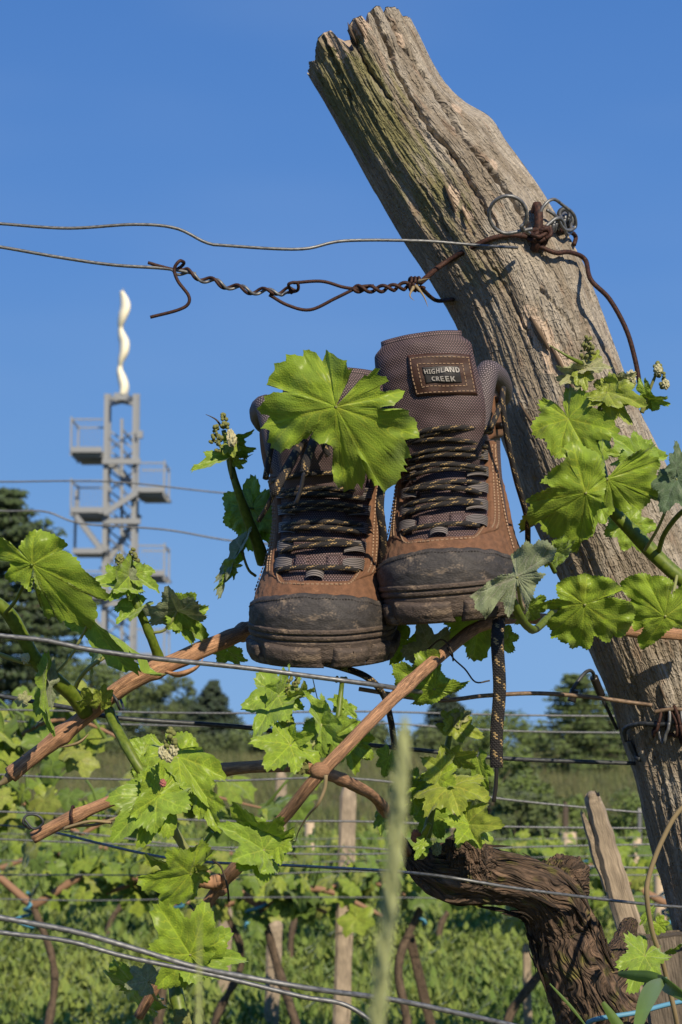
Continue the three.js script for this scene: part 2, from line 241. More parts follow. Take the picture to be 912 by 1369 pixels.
function bud(parent, p, r, mat = M.bud, seed = 1) { const g = new THREE.IcosahedronGeometry(r, 3), a = g.attributes.position; for (let i = 0; i < a.count; i++) { const v = V(a.getX(i), a.getY(i), a.getZ(i)), k = 1 + .35 * n3(v.x / r * 2.2 + seed, v.y / r * 2.2, v.z / r * 2.2); a.setXYZ(i, v.x * k, v.y * k * 1.35, v.z * k); } g.computeVertexNormals(); g.translate(...P(...p).toArray()); return part('bud', g, mat, parent); }
function flowerBuds(parent, p, n, spread, r, seed) { // a tight cluster of tiny grape flower buds
  const q = rng(seed), list = [], c = P(...p); for (let i = 0; i < n; i++) { const g = new THREE.IcosahedronGeometry(r * (.7 + .6 * q()), 1); const h = q(); g.translate(c.x + (q() - .5) * spread * (1 - h * .6), c.y + (h - .3) * spread * 1.5, c.z + (q() - .5) * spread * (1 - h * .6)); list.push(g); } return part('flower_cluster', merge(list), M.budGreen, parent); }

// ---------------------------------------------------------------- ground and far setting
const GT = [[-60, .2], [-5, .05], [0, 0], [2.5, -.02], [6, -.25], [9, -.12], [12, .06], [18, .28], [26, .46], [36, .60], [50, .55], [90, -.1], [160, -3], [420, -16]];
const gy = (x, z) => interp(GT, -z, 1) + .03 * n2(x * .5, z * .5) + .12 * smooth(8, 30, -z) * n2(x * .12 + 3, z * .12);
{
  const zs = []; for (let d = -40; d < 6; d += 1.2) zs.push(d); for (let d = 6; d < 45; d += .45) zs.push(d); for (let d = 45; d < 420; d *= 1.09) zs.push(d); zs.push(430);
  const soil = tex(512, 512, (u, v) => { const a = tn((x, y) => fbm(x * 2, y * 2, 5), u * 8, v * 8, 8, 8), b = tn((x, y) => fbm(x * .5 + 7, y * .5, 3), u * 8, v * 8, 8, 8), k = smooth(-.25, .3, b); const g = [.27, .30, .13], s = [.37, .32, .19]; return [0, 1, 2].map(c => lerp(g[c], s[c], k) * (1 + .55 * a)); }, true);
  const geo = grid(90, zs.length - 1, (u, v, i, j) => { const d = zs[j], half = 12 + Math.max(0, d) * .95, x = (u - .5) * 2 * half, z = -d; return [V(x, gy(x, z), z), x / 3.1, z / 3.1]; });
  const m = part('ground', geo, std({ map: soil, bumpMap: soil, bumpScale: .03, roughness: 1 }), scene); m.userData = { kind: 'structure', label: 'grassy vineyard hillside rising to a low ridge', category: 'ground' };
}
{ // grass: countless blades, three clumps instanced with tints
  const r = rng(21), blade = (h, w, lean, a) => grid(1, 4, (u, v) => { const k = (u - .5) * w * (1 - v * .92), c = Math.cos(a), s = Math.sin(a), b = lean * v * v; return [V(c * k + s * b, h * v * (1 - .25 * lean / h * v), -s * k + c * b), u, v]; });
  const tuft = (n, h, spread) => merge(Array.from({ length: n }, () => { const g = blade(h * (.5 + .7 * r()), .006 + .005 * r(), h * (.15 + .6 * r()), r() * 6.3); g.translate((r() - .5) * spread, 0, (r() - .5) * spread); return g; }));
  const mat = phy({ color: lin(1, 1, 1), roughness: .9, transmission: .3, thickness: 0 });
  const field = (name, geo, count, d0, d1, tint, label, sMin, sMax, dens) => {
    const im = new THREE.InstancedMesh(geo, mat, count), m = new THREE.Matrix4(), q = new THREE.Quaternion(), c = new THREE.Color();
    for (let i = 0; i < count;) { const d = Math.pow(lerp(Math.pow(d0, dens), Math.pow(d1, dens), r()), 1 / dens), x = (r() - .5) * (1.5 + d * .42), z = -d; if (n2(x * 1.3, z * 1.1 + 9) < -.75 * r()) continue; const s = lerp(sMin, sMax, r() * r()); q.setFromAxisAngle(V(0, 1, 0), r() * 6.3); m.compose(V(x, gy(x, z) - .01, z), q, V(s, s * (.8 + .5 * r()), s)); im.setMatrixAt(i, m); const k = .5 + .5 * n2(x * .9 + 5, z * .7), y = clamp(k + (r() - .5) * .5), a = tint[0], b = tint[1]; c.setRGB(lerp(a[0], b[0], y), lerp(a[1], b[1], y), lerp(a[2], b[2], y)); im.setColorAt(i, c); i++; }
    im.name = name; im.castShadow = im.receiveShadow = true; im.userData = { kind: 'stuff', label, category: 'grass' }; scene.add(im);
  };
  const weed = merge(Array.from({ length: 22 }, () => { const L = .018 + .035 * r(), w = L * (.24 + .2 * r()), g = grid(2, 3, (u, v) => { const x = (u - .5) * 2, k = w * Math.sin(Math.PI * clamp(.06 + .9 * v)); return [V(x * k, v * L, -.25 * L * v * v + Math.abs(x) * k * .3), u, v]; }); g.rotateX(.5 + 1.1 * r()); g.rotateY(r() * 6.3); g.translate((r() - .5) * .16, .02 + .10 * r(), (r() - .5) * .16); return g; }));
  field('ground_cover', weed, 15000, 5.2, 14, [[.10, .185, .022], [.27, .33, .06]], 'leafy green weeds carpeting the ground between the vine rows', .7, 1.5, 1.2);
  field('grass', tuft(14, .13, .14), 8000, 5.2, 14, [[.11, .20, .025], [.26, .31, .07]], 'lush green grass between the vine rows', .7, 1.7, 1.2);
  field('meadow_grass', tuft(16, .13, .4), 11000, 12, 40, [[.105, .15, .033], [.19, .175, .068]], 'dry olive meadow grass on the slope below the ridge', .7, 1.7, 1.0);
}
// --- leafy masses for the far trees: small faces gathered in clumps
function leafCloud(clumps, size, seed, flat = .6) { // clumps: [x,y,z,rx,ry,rz,count]
  const r = rng(seed), pos = [], nor = [], idx = [], uv = []; let k = 0;
  for (const [cx, cy, cz, rx, ry, rz, n] of clumps) for (let i = 0; i < n; i++) {
    const th = r() * 6.283, ph = Math.acos(2 * r() - 1), q = Math.cbrt(.25 + .75 * r()), dx = Math.sin(ph) * Math.cos(th), dy = Math.cos(ph), dz = Math.sin(ph) * Math.sin(th), p = V(cx + dx * rx * q, cy + dy * ry * q, cz + dz * rz * q);
    const nrm = V(dx + (r() - .5) * 1.6, dy * .6 + .5 + (r() - .5) * 1.4, dz + (r() - .5) * 1.6).normalize(), a = V(r() - .5, (r() - .5) * flat, r() - .5).cross(nrm).normalize(), b = new THREE.Vector3().crossVectors(nrm, a), s = size * (.6 + .8 * r());
    for (const [u, v] of [[0, 1.2], [-.55, .1], [0, -.9], [.55, .1]]) { const w = p.clone().addScaledVector(a, u * s).addScaledVector(b, v * s); pos.push(w.x, w.y, w.z); nor.push(nrm.x, nrm.y, nrm.z); uv.push(u + .5, v + .5); }
    idx.push(k, k + 1, k + 2, k, k + 2, k + 3); k += 4;
  }
  const g = new THREE.BufferGeometry(); g.setAttribute('position', new THREE.Float32BufferAttribute(pos, 3)); g.setAttribute('normal', new THREE.Float32BufferAttribute(nor, 3)); g.setAttribute('uv', new THREE.Float32BufferAttribute(uv, 2)); g.setIndex(idx); return g;
}
const foliage = (r, g, b) => phy({ color: lin(r, g, b), roughness: .95, transmission: .3, thickness: 0 });
M.conifer = foliage(.060, .100, .030); M.spruce = foliage(.042, .075, .038); M.broad = foliage(.105, .155, .036); M.bush = foliage(.125, .185, .035); M.shrub = foliage(.10, .14, .04); M.bark = std({ color: lin(.09, .07, .055), roughness: 1 });
function conifer(base, h, rad, mat, seed, label, name, density = 1, taper = .6) {
  const t = thing(name, label, 'tree'), r = rng(seed), cl = [], limbs = []; t.position.copy(base);
  part('trunk', tube([V(0, -.2, 0), V(.02 * h * (r() - .5), h * .5, 0), V(0, h * .98, 0)], u => h * .02 * (1.05 - u), 12, 7), M.bark, t);
  for (let y = .10; y < .985; y += .035 + .01 * r()) { const n = 5 + Math.floor(r() * 3), R = rad * Math.pow(1 - y, taper) * (.75 + .45 * r()) + .012 * h; for (let k = 0; k < n; k++) { const a = (k + r()) / n * 6.283, L = R * (.7 + .5 * r()), droop = -.16 + .34 * y; const end = V(Math.cos(a) * L, y * h + droop * L, Math.sin(a) * L); if (y < .8) limbs.push(tube([V(0, y * h, 0), end], h * .004, 2, 4)); for (let s = .25; s <= 1.01; s += .19) cl.push([end.x * s, y * h + droop * L * s, end.z * s, L * .20 + .02 * h, h * .014, L * .20 + .02 * h, Math.round(15 * density)]); } }
  if (limbs.length) part('branch', merge(limbs), M.bark, t); part('crown', leafCloud(cl, Math.max(h * .013, -base.z * .0011), seed + 1, .3), mat, t); return t;
}
function broadleaf(base, h, rad, mat, seed, label, name, category, low = .15, size = .02, dens = 1) {
  const t = thing(name, label, category), r = rng(seed), cl = [], limbs = []; t.position.copy(base);
  part('trunk', tube([V(0, -.2, 0), V((r() - .5) * .06 * h, h * .4, 0), V((r() - .5) * .05 * h, h * .85, 0)], u => h * .022 * (1.1 - u), 10, 7), M.bark, t);
  const n = Math.round(46 * dens); for (let i = 0; i < n; i++) { const y = low + (1 - low) * r(), w = rad * Math.sqrt(Math.max(.05, 1 - ((y - .5) / .56) ** 2)) * (.35 + .7 * r()), a = r() * 6.283, s = rad * (.16 + .16 * r()), c = [Math.cos(a) * w, y * h, Math.sin(a) * w, s, s * .75, s, Math.round(130 * dens)]; cl.push(c); if (i % 3 === 0) limbs.push(tube([V(0, h * lerp(low, .7, y) * .8, 0), V(c[0] * .6, c[1] - s * .4, c[2] * .6), V(c[0], c[1], c[2])], u => h * .007 * (1.1 - u), 5, 5)); }
  part('limb', merge(limbs), M.bark, t); part('crown', leafCloud(cl, Math.max(h * size, -base.z * .0010), seed + 1), mat, t); return t;
}
const onGround = (px, d) => { const p = PZ(px, 1000, d); return V(p.x, gy(p.x, -d), -d); };
const topAt = (px, py, d) => PZ(px, py, d).y - gy(PZ(px, py, d).x, -d);
conifer(onGround(-6, 46), topAt(0, 652, 46), 2.5, M.conifer, 31, 'tall dark conifer with a ragged crown beyond the vines', 'conifer_tree', 1.7);
conifer(onGround(62, 52), topAt(62, 725, 52), 1.45, M.conifer, 32, 'shorter dark conifer close beside the tall one', 'conifer_tree', 1.5);
conifer(onGround(284, 48), topAt(284, 908, 48), 1.0, M.spruce, 33, 'small pointed blue green spruce alone on the ridge', 'spruce_tree', 1.6, 1.0);
conifer(onGround(596, 60), topAt(596, 905, 60), 1.0, M.spruce, 34, 'slim spruce on the ridge behind the vine shoots', 'spruce_tree', 1.0, .9);
conifer(onGround(842, 30), topAt(842, 912, 30), .95, M.conifer, 38, 'broad dark conifer partly hidden by the leaning post', 'conifer_tree', 1.7);
conifer(onGround(772, 27), topAt(772, 900, 27), .75, M.broad, 36, 'loose crowned green tree standing by the leaning post', 'young_tree', 1.0);
broadleaf(onGround(215, 33), topAt(215, 905, 33), .62, M.shrub, 41, 'thin bushy sapling beneath the lattice tower', 'young_tree', 'tree', .05, .022, .8);
broadleaf(onGround(120, 40), topAt(120, 890, 40), 1.15, M.broad, 42, 'rounded green tree at the foot of the dark conifers', 'broadleaf_tree', 'tree', .05, .02, 1.2);
[[655, 1006, 13, .36, 'wide green bush on the slope in front of the loose crowned tree'], [590, 1035, 14, .34, 'green bush growing behind the gnarled vine head'], [725, 1040, 12, .32, 'low green bush beside the pale tree guards'], [380, 985, 36, .6, 'grey green bush on the ridge behind the crossing canes'], [470, 1000, 33, .6, 'dull green bush on the ridge behind the wooden stakes'], [150, 1010, 30, .55, 'low bush on the ridge to one side of the small spruce'], [30, 960, 26, .7, 'dark green bush below the tall conifer'], [690, 1065, 11, .30, 'small leafy bush under the wide green bush'], [850, 1075, 13, .34, 'leafy bush showing beside the foot of the leaning post']]
  .forEach(([px, py, d, rad, label], i) => broadleaf(onGround(px, d), Math.max(.35, topAt(px, py, d)), rad, i % 2 ? M.shrub : M.bush, 60 + i * 3, label, 'bush', 'bush', .0, i > 2 ? .035 : .03, 1.0));

{ const q = rng(515); for (let i = 0; i < 16; i++) { const px = -40 + i * 64 + 30 * q(), d = 33 + 8 * q(); broadleaf(onGround(px, d), Math.max(.3, topAt(px, 948 + 46 * q(), d)), .55 + .45 * q(), q() < .5 ? M.shrub : M.bush, 700 + i * 3, 'low shrub in the thicket along the ridge', 'ridge_shrub', 'shrub', 0, .045, .8).userData.group = 'shrubs along the ridge'; } }
[[75, 905, 78], [150, 918, 74], [215, 930, 80], [262, 955, 72]].forEach(([px, py, d], i) => broadleaf(onGround(px, d), topAt(px, py, d), 1.5 + .3 * i % .7, M.conifer, 820 + i * 5, 'dark leafy tree in the wood at the foot of the tower', 'wood_tree', 'tree', 0, .02, 1).userData.group = 'trees round the foot of the tower');
// --- the lookout tower on the hill: steel columns, landings, flights and a twisted flame on top
{
  const D = 95, t = thing('lookout_tower', 'tall steel lattice lookout tower with landings and a twisted flame on top', 'tower'), Q = (px, py, dz = 0) => PZ(px, py, D + dz), base = onGround(162, D);
  const steel = std({ color: lin(.265, .28, .295), roughness: .6, metalness: .2 }), deckM = steel, dark = steel;
  const add = (name, g, m) => part(name, g, m, t), u = D / F;
  for (const [x, dz] of [[143, 0], [181, 0], [146, 1.7], [184, 1.7]]) { const a = Q(x, 527, dz), b = Q(x, 990, dz); b.x = a.x; b.z = a.z; b.y = base.y - .3; add('column', boxBeam(a, b, .23, .23), steel); }
  const bar = (name, x0, y0, x1, y1, z0, z1, w, m = steel) => add(name, boxBeam(Q(x0, y0, z0), Q(x1, y1, z1), w, w), m);
  bar('cross_beam', 141, 531, 184, 541, 0, 1.7, .2); bar('cross_beam', 184, 531, 143, 541, 0, 1.7, .2);
  for (const y of [617, 697, 807, 905]) { bar('cross_beam', 137, y, 188, y, -.25, -.25, .26); bar('cross_beam', 141, y - 2, 187, y - 2, 1.95, 1.95, .2); bar('cross_beam', 143, y, 143, y, 0, 1.7, .2); bar('cross_beam', 182, y, 182, y, 0, 1.7, .2); }
  for (let y = 575; y < 950; y += 27) { bar('brace', 146, y, 181, y + 27, 1.7, 1.7, .075); bar('brace', 181, y, 146, y + 27, 1.7, 1.7, .075); bar('brace', 165, y, 181, y + 20, .2, 1.2, .07); bar('brace', 146, y + 10, 165, y + 27, .2, 1.2, .07); }
  bar('mast', 163, 560, 163, 950, .85, .85, .14, dark);
  // landings: plate, fascia, railing posts, top rail, joists underneath
  const landing = (x0, x1, y, rail, outer) => {
    const a = Q(x0, y, 0), b = Q(x1, y, 0), w = b.x - a.x, g = new THREE.BoxGeometry(w, .12, 4.2); g.translate((a.x + b.x) / 2, a.y, a.z - 1.5); add('landing', g, dark);
    const f = new THREE.BoxGeometry(w + .05, .26, .08); f.translate((a.x + b.x) / 2, a.y + .09, a.z + .60); add('fascia', f, steel);
    for (let k = 0; k < 4; k++) { const j = new THREE.BoxGeometry(w, .16, .1); j.translate((a.x + b.x) / 2, a.y - .13, a.z + .2 - k * .6); add('joist', j, dark); }
    const top = Q(x0, rail, 0).y, xo = outer < 0 ? a.x : b.x, xi = outer < 0 ? b.x : a.x;
    for (const z of [.55, -2.0]) { add('railing_post', boxBeam(V(xo, a.y - .2, a.z + z), V(xo, top + .12, a.z + z), .09, .09), steel); add('rail', boxBeam(V(xo, top, a.z + z), V(xi, top, a.z + z), .07, .07), steel); }
    add('rail', boxBeam(V(xo, top, a.z + .55), V(xo, top, a.z - 2), .07, .07), steel);
    const mesh = []; for (let k = 1; k < 14; k++) { const x = lerp(xo, xi, k / 14); mesh.push(boxBeam(V(x, a.y, a.z + .55), V(x, top, a.z + .55), .012, .012)); } add('railing_mesh', merge(mesh), steel);
  };
  landing(97, 138, 606, 563, -1); landing(184, 221, 659, 621, 1); landing(97, 140, 686, 645, -1); landing(184, 221, 770, 731, 1); landing(108, 140, 800, 765, -1); landing(184, 221, 880, 842, 1);
  const flight = (x0, y0, x1, y1, n, z) => { for (const dz of [-.5, .5]) add('stringer', boxBeam(Q(x0, y0, z + dz), Q(x1, y1, z + dz), .07, .24), steel); for (let k = 0; k <= n; k++) { const a = Q(lerp(x0, x1, k / n), lerp(y0, y1, k / n), z), g = new THREE.BoxGeometry(.34, .06, 1.0); g.translate(a.x, a.y, a.z); add('tread', g, dark); } };
  flight(139, 687, 184, 658, 9, -.2); flight(184, 655, 139, 612, 10, 1.4); flight(139, 760, 184, 690, 11, 1.4); flight(139, 800, 184, 772, 9, -.2); flight(102, 690, 138, 738, 9, -.4); flight(110, 805, 140, 850, 8, -.4);
  { const a = Q(99, 738, -.4), b = Q(138, 738, -.4), g = new THREE.BoxGeometry(b.x - a.x, .25, 2.2); g.translate((a.x + b.x) / 2, a.y, a.z - .5); add('landing', g, deckM); }
  for (const x of [131, 133]) bar('brace', x - 30, 655, x - 32, 738, .4, .4, .06);
  // the flame: a strip turning round a thin pole
  const y0 = Q(162, 525).y, y1 = Q(162, 384).y, cx = Q(161.5, 450).x, cz = -D - .8;
  add('flame_pole', boxBeam(V(cx, y0, cz), V(cx, y1 + .1, cz), .07, .07), steel);
  const spine = Array.from({ length: 13 }, (_, k) => V(cx + .12 * Math.sin(k * 1.35 + .4), lerp(y0 - .05, y1, k / 12), cz + .10 * Math.cos(k * 1.35)));
  add('flame', tube(spine, v => .40 * (.42 + .58 * Math.abs(Math.sin(v * Math.PI * 2.8 + .55))) * (1 - .3 * Math.pow(v, 8)), 120, 20, { flat: .62, twist: 7.2 }), std({ color: lin(.88, .82, .62), roughness: .5 }));
  { const g = new THREE.BoxGeometry(.7, .35, .7); g.translate(cx, y0 - .1, cz); add('flame_foot', g, dark); const h = new THREE.BoxGeometry(.3, .35, .3); h.translate(Q(187, 582, -.2).x, Q(187, 582).y, -D + .2); add('floodlight_box', h, dark); }  // flame foot; the small box by the column is an unlit floodlight
}

// ---------------------------------------------------------------- the leaning weathered post
const PD = 1.9, AX = [[472, 45, 77], [535, 157, 77], [612, 262, 92], [692, 390, 92], [775, 600, 93], [878, 835, 95], [927, 970, 95], [997, 1226, 97], [1065, 1500, 98], [1235, 2330, 100]];
const axisPx = (() => { // fine table along the axis: s, x, y, half width, normal
  const c = new THREE.CatmullRomCurve3(AX.map(([x, y, w]) => V(x, y, w)), false, 'catmullrom', .5), p = c.getPoints(600), t = []; let s = 0;
  p.forEach((q, i) => { if (i) s += Math.hypot(q.x - p[i - 1].x, q.y - p[i - 1].y); const a = p[Math.max(0, i - 1)], b = p[Math.min(600, i + 1)], l = Math.hypot(b.x - a.x, b.y - a.y); t.push([s, q.x, q.y, q.z, (b.y - a.y) / l, -(b.x - a.x) / l]); }); return t;
})();
const axisAt = s => { let lo = 0, hi = axisPx.length - 1; while (hi - lo > 1) { const m = (lo + hi) >> 1; axisPx[m][0] <= s ? lo = m : hi = m; } const a = axisPx[lo], b = axisPx[hi], k = (s - a[0]) / (b[0] - a[0]); return a.map((v, i) => lerp(v, b[i], k)); };
const CRACKS = [[[460, 52], [474, 77], [492, 112], [507, 132], [520, 150]], [[492, 25], [510, 61], [523, 89], [530, 115], [550, 153], [572, 190], [596, 215], [612, 239], [633, 276], [648, 305]], [[517, 18], [535, 67], [560, 101], [581, 135], [600, 166], [615, 196], [639, 227], [661, 258], [691, 296], [705, 330]], [[428, 58], [440, 89], [455, 117], [470, 150]], [[593, 220], [619, 253], [645, 292], [660, 320]], [[715, 398], [744, 430], [764, 463], [780, 500]], [[640, 350], [668, 395], [690, 440], [705, 470]], [[885, 820], [895, 870], [898, 905], [910, 940]], [[560, 260], [585, 300], [600, 335]], [[835, 900], [850, 960], [868, 1020]], [[860, 980], [880, 1060], [900, 1150]]];
const CW = [[2.6, 12], [2.5, 13], [3.0, 17], [2.4, 9], [1.9, 7], [1.8, 6], [1.7, 6], [2.4, 6], [1.8, 4], [1.6, 4], [1.6, 4]];
const segDist = (x, y, a, b) => { const dx = b[0] - a[0], dy = b[1] - a[1], t = clamp(((x - a[0]) * dx + (y - a[1]) * dy) / (dx * dx + dy * dy)); return Math.hypot(x - a[0] - t * dx, y - a[1] - t * dy); };
function crackDepth(x, y) { let d = 0; CRACKS.forEach((c, k) => { const wob = 2.2 * n2(x * .06, y * .06 + k); for (let i = 0; i < c.length - 1; i++) { const q = segDist(x + wob, y, c[i], c[i + 1]) / (CW[k][0] * (i === c.length - 2 ? .6 : 1)); if (q < 3) d = Math.max(d, CW[k][1] * Math.exp(-q * q)); } }); return d; }
const TOP = [[-1.6, 10], [-1, 0], [-.93, -4], [-.84, 2], [-.78, -10], [-.6, -22], [-.42, -18], [-.34, 4], [-.30, 20], [-.24, 22], [-.19, -8], [.0, -15], [.14, -13], [.19, 2], [.25, -12], [.5, -18], [.62, -14], [.66, -4], [.72, -14], [.9, -8], [1.0, 6], [1.6, 14]];
const topPx = phi => 14 + topJag(phi), topJag = phi => { const sn = Math.sin(phi); if (Math.cos(phi) < 0) return 6 + 10 * n2(phi * 3, 4); let k = 0; while (k < TOP.length - 2 && sn > TOP[k + 1][0]) k++; return lerp(TOP[k][1], TOP[k + 1][1], clamp((sn - TOP[k][0]) / (TOP[k + 1][0] - TOP[k][0]))); };
function postPoint(phi, s, extra = 0) { // surface of the post in the world
  const [, x, y, hw, nx, ny] = axisAt(Math.max(0, s)), cs = Math.cos(phi), sn = Math.sin(phi); let r = hw;
  const px = x + nx * sn * hw, py = y + ny * sn * hw, twist = phi + s * .00025;
  r += 3.4 * n2(twist * 1.9, s * .0045) + 1.5 * n2(twist * 8, s * .004 + 5) + .7 * n2(twist * 22, s * .006) + .45 * n2(twist * 50, s * .015);
  r -= 3.0 * Math.pow(clamp(1 - Math.abs(n2(twist * 7 + 30, s * .0035)) * 8), 2) * smooth(-.2, .4, n2(phi * 3, s * .008 + 60));
  if (cs > -.1) r -= crackDepth(px, py) * smooth(-.1, .25, cs);
  r -= 7 * smooth(330, 120, s) * Math.exp(-(((phi - 1.05) / .4) ** 2)) ; r += 9 * Math.exp(-(((s - 205) / 26) ** 2)) * Math.exp(-(((phi - 1.35) / .35) ** 2));
  r += extra; const k = PD / F;
  return P(x + nx * sn * r, y + ny * sn * r, PD).addScaledVector(CB, cs * r * k);
}
const pxToPost = (px, py) => { let best = 1e9, s = 0, o = 0; for (const a of axisPx) { const d = Math.hypot(px - a[1], py - a[2]); if (d < best) { best = d; s = a[0]; o = ((px - a[1]) * a[4] + (py - a[2]) * a[5]) / a[3]; } } return [Math.asin(clamp(o, -.99, .99)), s]; };
const onPost = (px, py, lift = 0) => postPoint(...pxToPost(px, py), lift);
{
  const t = thing('wooden_post', 'thick weathered wooden post leaning over, with split top and green moss', 'post');
  const rows = 640, S = []; for (let j = 0; j <= rows; j++) S.push(j < 600 ? j / 600 * 1400 : 1400 + (j - 600) / 40 * 1050);
  const blob = (x, y, cx, cy, rx, ry, rot) => { const c = Math.cos(rot), s = Math.sin(rot), u = ((x - cx) * c + (y - cy) * s) / rx, v = (-(x - cx) * s + (y - cy) * c) / ry; return Math.hypot(u, v); };
  const pale = [[446, 68, 9, 30, -.5], [478, 50, 11, 22, -.5], [600, 276, 8, 16, -.5], [620, 300, 4, 12, -.7], [712, 452, 16, 32, -.6], [735, 492, 16, 22, -.7], [760, 530, 12, 20, -.4], [535, 60, 4, 16, -.4], [608, 155, 4, 8, -.4], [655, 232, 4, 7, -.3], [770, 590, 10, 20, -.5]];
  const map = tex(1024, 1536, (u, v) => {
    const phi = (u - .5) * Math.PI * 2, s = v * 1500, [, ax, ay, hw, nx, ny] = axisAt(s), sn = Math.sin(phi), front = Math.cos(phi) > 0, x = ax + nx * sn * hw, y = ay + ny * sn * hw, tw = phi + s * .00025;
    const g1 = n2(tw * 30, s * .012), g2 = n2(tw * 70, s * .03 + 7), g3 = n2(tw * 11, s * .006 + 3), big = fbm(tw * 1.6 + 8, s * .007, 4), sp = n2(tw * 60, s * .12);
    const chip = n2(tw * 9 + 2 * n2(tw * 4, s * .02), s * .018 + 70), line = Math.pow(clamp(1 - Math.abs(n2(tw * 16 + 11, s * .0045)) * 7), 2), cross = Math.pow(clamp(1 - Math.abs(chip) * 9), 2) * smooth(.0, .4, n2(tw * 2.5, s * .006 + 31)), fleck = smooth(.55, .8, n2(tw * 42, s * .05 + 15));
    let q = (1 + .13 * g1 + .15 * g2 + .12 * g3 + .20 * sp) * (1 - .5 * line) * (1 - .55 * cross) * (1 + .35 * fleck), c = [.235, .197, .150]; const gr = smooth(-.15, .35, big + .25 * sn);
    c = c.map((k, i) => lerp(k, [.335, .298, .246][i], gr)); const red = smooth(.25, .5, fbm(tw * 4 + 50, s * .012, 3)) * .35; c = c.map((k, i) => lerp(k, [.27, .165, .105][i], red));
    const flow = n2(tw * 5 + 5, s * .010) + .6 * n2(tw * 14, s * .03) + .5 * sp; // moss: grains and patches on the side away from the sun, thick near the top
    let mo = front ? smooth(.25, 1.1, smooth(1.25, .3, blob(x, y, 472, 130, 58, 110, -.52)) * 1.2 + smooth(1.2, .2, blob(x, y, 560, 255, 56, 140, -.54)) * .95 + .42 * flow - .1) : 0; mo = Math.max(mo, front ? .6 * smooth(.75, 1.2, smooth(1.3, .2, blob(x, y, 640, 370, 40, 70, -.5)) + .5 * flow) : 0);
    c = c.map((k, i) => lerp(k, [.150, .146, .044][i], mo * .8));
    if (front) { let pl = 0; for (const [cx, cy, rx, ry, rot] of pale) { const d = blob(x, y, cx, cy, rx, ry, rot) + .35 * n2(x * .09, y * .05) + .18 * n2(x * .3, y * .1); pl = Math.max(pl, smooth(1.08, .92, d)); } c = c.map((k, i) => lerp(k, [.50, .39, .30][i], pl * .85)); q = lerp(q, 1 + .10 * g2 + .05 * g1, pl * .6); }
    return c.map(k => Math.pow(clamp(k * q), 1 / 2.2));
  }, true); map.wrapT = THREE.ClampToEdgeWrapping;
  const bmp = tex(1024, 1024, grey((u, v) => { const phi = u * 40, a = tn((x, y) => n2(x * 2.6, y * .8), phi, v * 30, 40, 30), b = tn((x, y) => n2(x * 6, y * 2.2 + 40), phi, v * 30, 40, 30), c = tn((x, y) => n2(x * 1.2 + 9, y * 3.2), phi, v * 30, 40, 30); const l = Math.pow(clamp(1 - Math.abs(tn((x, y) => n2(x * 2.0 + 3, y * .35), phi, v * 30, 40, 30)) * 6), 2), k = Math.pow(clamp(1 - Math.abs(tn((x, y) => n2(x * 1.1 + .5 * n2(x, y) + 70, y * 1.6), phi, v * 30, 40, 30)) * 8), 2); return .62 + .13 * a + .16 * b + .08 * c - .35 * l - .3 * k; }), false, 1, 2.2);
  const wood = std({ map, bumpMap: bmp, bumpScale: .0034, roughness: .93 });
  const cols = 400, body = grid(cols, rows + 3, (u, v, i, j) => {
    const phi = (u - .5) * Math.PI * 2, tp = topPx(phi);
    if (j < 3) { const f = [0, .45, .86][j], s = tp + 16 + 10 * n2(Math.cos(phi) * f * 4, Math.sin(phi) * f * 4) - 10 * f, c = axisAt(0), e = postPoint(phi, 0), o = P(c[1], c[2], PD); const p = o.lerp(e, f), dir = P(axisAt(40)[1], axisAt(40)[2], PD).sub(P(c[1], c[2], PD)).normalize(); return [p.addScaledVector(dir, s * PD / F), u, .002 + .01 * f]; }
    const s0 = S[j - 3], s = s0 + tp * Math.exp(-s0 / 55), c = axisAt(0); let p = postPoint(phi, Math.max(0, s)); if (s < 0) { const dir = P(axisAt(40)[1], axisAt(40)[2], PD).sub(P(c[1], c[2], PD)).normalize(); p.addScaledVector(dir, s * PD / F); }
    return [p, u, clamp(s0 / 1500, .0005, .999)];
  }, true);
  part('timber', body, wood, t);
  // loose slivers and lifted flakes
  const fl = std({ color: lin(.30, .235, .18), roughness: .9, map: M.stake.map }); const flake = (a, b, w, lift) => { const p = [0, .33, .66, 1].map(k => onPost(lerp(a[0], b[0], k), lerp(a[1], b[1], k), 2 + lift * Math.sin(k * 2.2))); part('flake', tube(p, u => w * PD / F * Math.sin(Math.PI * clamp(u * .9 + .08)), 10, 5, { flat: .35 }), fl, t); };
  flake([590, 262], [606, 300], 7, 3); flake([612, 292], [622, 314], 4, 4); flake([700, 432], [726, 480], 11, 2); flake([726, 470], [748, 512], 9, 2); flake([470, 38], [488, 72], 6, 2); flake([462, 44], [476, 78], 5, 3); flake([690, 540], [712, 575], 6, 5); flake([745, 505], [762, 545], 6, 3); flake([868, 905], [880, 935], 4, 3);
}

